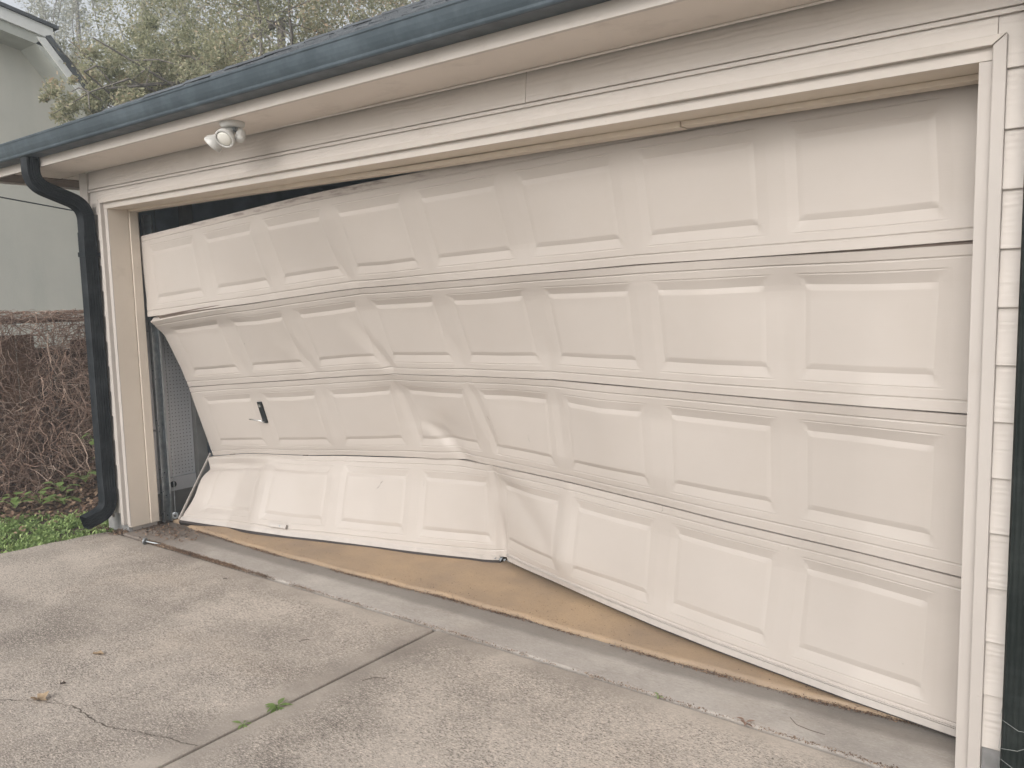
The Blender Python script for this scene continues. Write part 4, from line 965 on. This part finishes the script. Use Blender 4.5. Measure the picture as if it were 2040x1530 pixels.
def leafy(name, label, loc, n, size, spread, rise, mat, group=None, lobes=False, cat='plant'):
    rr = random.Random(hash(label) % 9999 if False else int(abs(loc[0]) * 1000 + abs(loc[1]) * 313)); t = empty(name, label, cat, loc, 0, group)
    st = MB()
    for i in range(n):
        a = 2.4 * i + rr.uniform(-.4, .4); r_ = spread * rr.uniform(.45, 1); h = rise * rr.uniform(.35, 1); tip = Vector((math.cos(a) * r_, math.sin(a) * r_, h))
        st.tube([(0, 0, 0), tip * .5 + Vector((0, 0, h * .15)), tip], .0012 if size < .05 else .002, 3, False)
        s_ = size * rr.uniform(.75, 1.2); f = Vector((math.cos(a), math.sin(a), rr.uniform(-.5, .15))).normalized(); sd_ = f.cross(Vector((0, 0, 1))).normalized(); u = sd_.cross(f)
        m = MB(); W_ = .20 if not lobes else .42
        out = [(-.02, 0, 0), (.18, W_ * .75, .05), (.42, W_, .07), (.72, W_ * .62, .03), (1, 0, -.06), (.72, -W_ * .62, .03), (.42, -W_, .07), (.18, -W_ * .75, .05)]
        V = [tip + f * (a_ * s_) + sd_ * (b_ * s_) + u * (c_ * s_) for a_, b_, c_ in out] + [tip + f * .45 * s_ - u * .02 * s_]
        m.add(V, [(8, k, (k + 1) % 8) for k in range(8)])
        obj('leaf', m, mat, t, True)
    obj('stem', st, mat, t); return t
leafy('weed', 'larger green weed in the joint of the driveway', (2.774, -.935, ZD - .004), 11, .044, .012, .012, M['green'], 'weeds in the driveway joint')
leafy('weed', 'smaller green weed near the crack in the driveway joint', (2.774, -1.083, ZD - .004), 5, .035, .010, .010, M['green'], 'weeds in the driveway joint')
leafy('weed', 'tiny green weed in the apron joint', (3.905, -.070, ZD - .006), 5, .018, .008, .016, M['green'], 'weeds in the driveway joint')
leafy('weed', 'thin grass tuft in the right of the apron joint', (4.24, -.078, ZD - .006), 5, .030, .006, .022, M['vine'], 'weeds in the driveway joint')
SPR = [((-1.30, -.02), .07, 'front left sprout at the edge of the grass'), ((-1.42, .20), .10, 'sprout behind the front left one'), ((-1.50, .42), .12, 'sprout in the middle of the leaf litter'), ((-1.62, .78), .15, 'sprout beside the downspout near the litter'),
       ((-1.18, .10), .05, 'low sprout next to the grass edge'), ((-1.34, -.18), .06, 'leftmost low sprout by the grass'), ((-1.72, .62), .38, 'sprout high on the vines left of the downspout'), ((-1.70, .98), .36, 'sprout high on the vines behind the downspout'), ((-1.55, .62), .22, 'sprout half way up the vines')]
for (x, y), z, lb in SPR:
    leafy('ivy_sprout', lb, (x, y, z - .06), 8, .075, .075, .10, M['green'], 'green sprouts in the leaf litter', True, 'sprout')
# small things lying on the concrete
def curled_leaf(name, label, loc, rz, L_, W_, mat, lobes=0):
    m = MB(); vs = []; n = 14
    for i in range(n):
        a = 2 * math.pi * i / n; rad = 1 + (.45 * math.cos(lobes * a) if lobes else 0)
        vs.append((math.cos(a) * L_ / 2 * rad, math.sin(a) * W_ / 2 * rad, .004 + .35 * W_ * abs(math.sin(a)) ** 1.5 + (.006 if i % 3 == 0 else 0)))
    vs.append((0, 0, .003)); m.add(vs, [(n, i, (i + 1) % n) for i in range(n)])
    o = obj(name, m, mat, None, True); o.location = loc; o.rotation_euler = (0, 0, rz); return tag(o, label, 'leaf')
curled_leaf('dry_leaf', 'narrow tan leaf on the left driveway slab', (1.74, -1.09, ZD + .001), .5, .055, .022, M['dryleaf'])
curled_leaf('dry_leaf', 'curled lobed oak leaf lying on the driveway crack', (1.965, -1.425, ZD + .001), .2, .060, .050, M['dryleaf'], 5)
curled_leaf('dry_leaf', 'small dark leaf near the driveway crack', (1.90, -1.31, ZD + .001), 1, .022, .012, M['twig'])
for (x, y), rz, l_, lb in (((2.91, -.575), .9, .09, 'curved twig on the right driveway slab'), ((2.375, -.49), 1.2, .045, 'short twig on the left slab near the joint'), ((1.35, -.20), .2, .03, 'tiny dark twig on the left slab nearest the apron'), ((4.42, .02), 2.9, .14, 'long brown pine needle on the apron')):
    o = obj('twig', MB().tube([(-l_ / 2, 0, .003), (-l_ * .15, l_ * .10, .005), (l_ * .2, l_ * .1, .004), (l_ / 2, -.1 * l_, .003)], .0013, 4), M['twig']); o.location = (x, y, ZD); o.rotation_euler = (0, 0, rz); tag(o, lb, 'twig')
rb = empty('loose_roller', 'loose grey door roller lying on the concrete by the left jamb', 'roller', (.33, -.093, ZD))
obj('wheel', MB().lathe([(.004, -.006), (.018, -.006), (.022, -.004), (.022, .004), (.018, .006), (.004, .006)], (0, 0, .022), (-.9, -.35, .1), 18), M['galv'], rb)
obj('shaft', MB().tube([(0, 0, .022), (.11, .045, .006)], .005, 8), M['galv'], rb)

# ------------------------------------------------------------------ trees
def tree(name, label, base, trunk_top, r0, clumps, nleaf, size, mat, seed, group='trees behind the garage', limbs=14):
    rr = random.Random(seed); t = empty(name, label, 'tree', base, 0, group); B = Vector(base)
    m = MB(); top = Vector(trunk_top)
    P = [B + (top - B) * (i / 7) + Vector((rr.uniform(-.12, .12), rr.uniform(-.12, .12), 0)) * (1 if 0 < i < 7 else 0) for i in range(8)]
    m.tube([p - B for p in P], r0, 9, True, r1=r0 * .3); o = obj('trunk', m, M['bark'], t, True)
    br_ = MB()
    for (c, rad) in clumps:
        c = Vector(c)
        for k in range(max(2, limbs // len(clumps) + 1)):
            s0 = P[rr.randint(3, 7)]; e = c + Vector((rr.uniform(-1, 1) * rad[0], rr.uniform(-1, 1) * rad[1], rr.uniform(-1, 1) * rad[2])) * .85
            mid = (s0 + e) / 2 + Vector((rr.uniform(-.3, .3), rr.uniform(-.3, .3), rr.uniform(.0, .5))); pts = []
            for i in range(7):
                q = i / 6; pts.append(s0 * (1 - q) ** 2 + mid * 2 * q * (1 - q) + e * q * q + Vector((rr.uniform(-.04, .04),) * 3) - B)
            br_.tube(pts, r0 * (.28 if limbs == 14 else .16), 5, False, r1=.008)
            for z_ in range(5):
                a = pts[rr.randint(2, 6)]; d = Vector((rr.uniform(-1, 1), rr.uniform(-1, 1), rr.uniform(-.6, .8))) * rr.uniform(.3, .9)
                br_.tube([a, a + d * .5 + Vector((0, 0, .05)), a + d], .012, 4, False, r1=.004)
    obj('limbs', br_, M['bark'], t)
    rs = np.random.RandomState(seed)
    vol = np.array([(r[0] * r[1] * r[2]) ** .72 for _, r in clumps]); pr = vol / vol.sum(); out = []
    for (c, r), q in zip(clumps, pr):
        n = int(nleaf * q); nc = max(8, n // 110)
        cc = rs.normal(0, .45, (nc, 3)); cc = cc[np.linalg.norm(cc, axis=1) < 1.05]
        pick = rs.randint(0, len(cc), n); sp = rs.uniform(.045, .115, len(cc))[pick][:, None]
        out.append(np.array(c) + (cc[pick] + rs.normal(0, 1, (n, 3)) * sp) * np.array(r))
    A = np.concatenate(out) - np.array(base)
    me = scatter_leaves(len(A), lambda a, b: A, size, .4, seed, False, aspect=.42)
    obj('crown', me, mat, t); return t
tree('leafy_tree', 'olive green tree with rusty leaves nearest behind the roof', (-4.3, 4.6, -.1), (-4.0, 4.6, 5.2), .16,
     [((-4.6, 4.6, 5.6), (2.2, 1.7, 1.5)), ((-6.0, 4.0, 4.6), (1.3, 1.2, 1.1)), ((-4.5, 2.10, 3.86), (.75, .45, .42)), ((-4.5, 2.25, 3.80), (.75, .45, .42)), ((-4.7, 2.55, 4.15), (.7, .5, .5)), ((-4.8, 2.75, 4.3), (.65, .55, .50)), ((-4.6, 3.3, 4.2), (.9, .7, .6)), ((-4.9, 3.3, 4.7), (.9, .7, .6)), ((-3.2, 4.8, 5.6), (1.6, 1.3, 1.1)), ((-5.4, 4.2, 3.8), (1.5, 1.2, .8)), ((-3.8, 3.6, 4.2), (1.6, .9, .8))], 82000, .056, M['leaf'], 31)
tree('leafy_tree', 'green tree further right behind the garage roof', (-2.2, 8.0, -.1), (-2.4, 8.0, 6.5), .18,
     [((-3.2, 8.0, 7.2), (2.4, 1.8, 1.7)), ((-.9, 8.0, 6.6), (1.8, 1.5, 1.3)), ((-5.6, 8.2, 6.8), (1.6, 1.3, 1.8)), ((-3.2, 7.6, 5.2), (2.6, 1.4, 1.0))], 21000, .066, M['leaf'], 32)
tree('tall_tree', 'tall pale tree with bare stems far behind the stucco house', (-17, 11.5, -.1), (-17.4, 11.5, 13.5), .17,
     [((-17.5, 11.5, 10), (2.6, 2.0, 3.2)), ((-15.2, 12, 8), (2.0, 1.6, 2.4))], 11000, .10, M['leaf_far'], 33, limbs=12)
tree('tall_tree', 'tall pale tree standing left of the gap of sky', (-22, 13, -.1), (-21.6, 13, 15), .20,
     [((-22, 13, 10.5), (3.2, 2.0, 3.6)), ((-19.5, 15, 7.5), (3.0, 2.0, 2.4))], 10000, .11, M['leaf_far'], 34, limbs=12)
tree('tall_tree', 'tall pale tree filling the background over the roof', (-10.5, 14, -.1), (-10.8, 14, 12), .20,
     [((-10.8, 14, 9.6), (3.6, 2.0, 2.8)), ((-6.5, 14.5, 9.2), (3.0, 2.0, 2.6)), ((-2.5, 15, 9.5), (3.0, 2.0, 2.6)), ((-14, 14, 8), (2.6, 2.0, 2.4))], 9000, .11, M['leaf_far'], 35, limbs=22)
tree('tall_tree', 'tall pale tree just right of the white gambrel fascia', (-25.5, 12.5, -.1), (-25.3, 12.5, 15), .16,
     [((-25.5, 12.5, 10.5), (2.2, 1.6, 3.4)), ((-27.5, 13, 12), (2.0, 1.6, 2.6))], 13000, .11, M['leaf_far'], 36, limbs=12)

# ------------------------------------------------------------------ thin haze added to lift the blacks like lens glare
hz = bpy.data.materials.new('haze_air'); hz.use_nodes = True; hz.node_tree.nodes.clear()
pv = hz.node_tree.nodes.new('ShaderNodeVolumePrincipled'); pv.inputs['Color'].default_value = (.86, .94, 1.0, 1); pv.inputs['Density'].default_value = HAZE; pv.inputs['Anisotropy'].default_value = 0.0
ho_ = hz.node_tree.nodes.new('ShaderNodeOutputMaterial'); hz.node_tree.links.new(pv.outputs[0], ho_.inputs['Volume'])
tag(obj('haze', MB().box(-62, 62, -62, 62, -1.2, 17.5), hz), kind='stuff')

def grit_fn(rr, n):
    x = rr.uniform(.1, 4.8, n); y = np.interp(x, EDX, EDY) + .012 + rr.exponential(.14, n); keep = (y < 1.0) & (np.sin(x * 6.1) + np.sin(x * 2.3 + 1) + rr.uniform(-1.5, 1.5, n) > -.2)
    return np.stack([x, y, np.full(n, .0015)], -1)[keep]
tag(obj('floor_grit', scatter_leaves(1500, grit_fn, .0075, .4, 12, aspect=.5), M['litter']), 'specks of grit and leaf crumbs on the tan floor edge', 'grit', kind='stuff')
def grass_leaf_fn(rr, n):
    x = rr.uniform(-1.15, -.28, n); y = rr.uniform(-1.3, .02, n); k = (x < -.24 - .15 * np.clip(-y / .7, 0, 2)) & (rr.uniform(0, 1, n) < np.clip((-x - .2) * 1.2, 0.1, 1))
    return np.stack([x, y, -.03 + rr.uniform(0, .012, n)], -1)[k]
tag(obj('leaf_litter', scatter_leaves(260, grass_leaf_fn, .040, .6, 14, aspect=.5), M['litter']), 'brown leaves scattered over the short grass', 'leaf litter', kind='stuff')
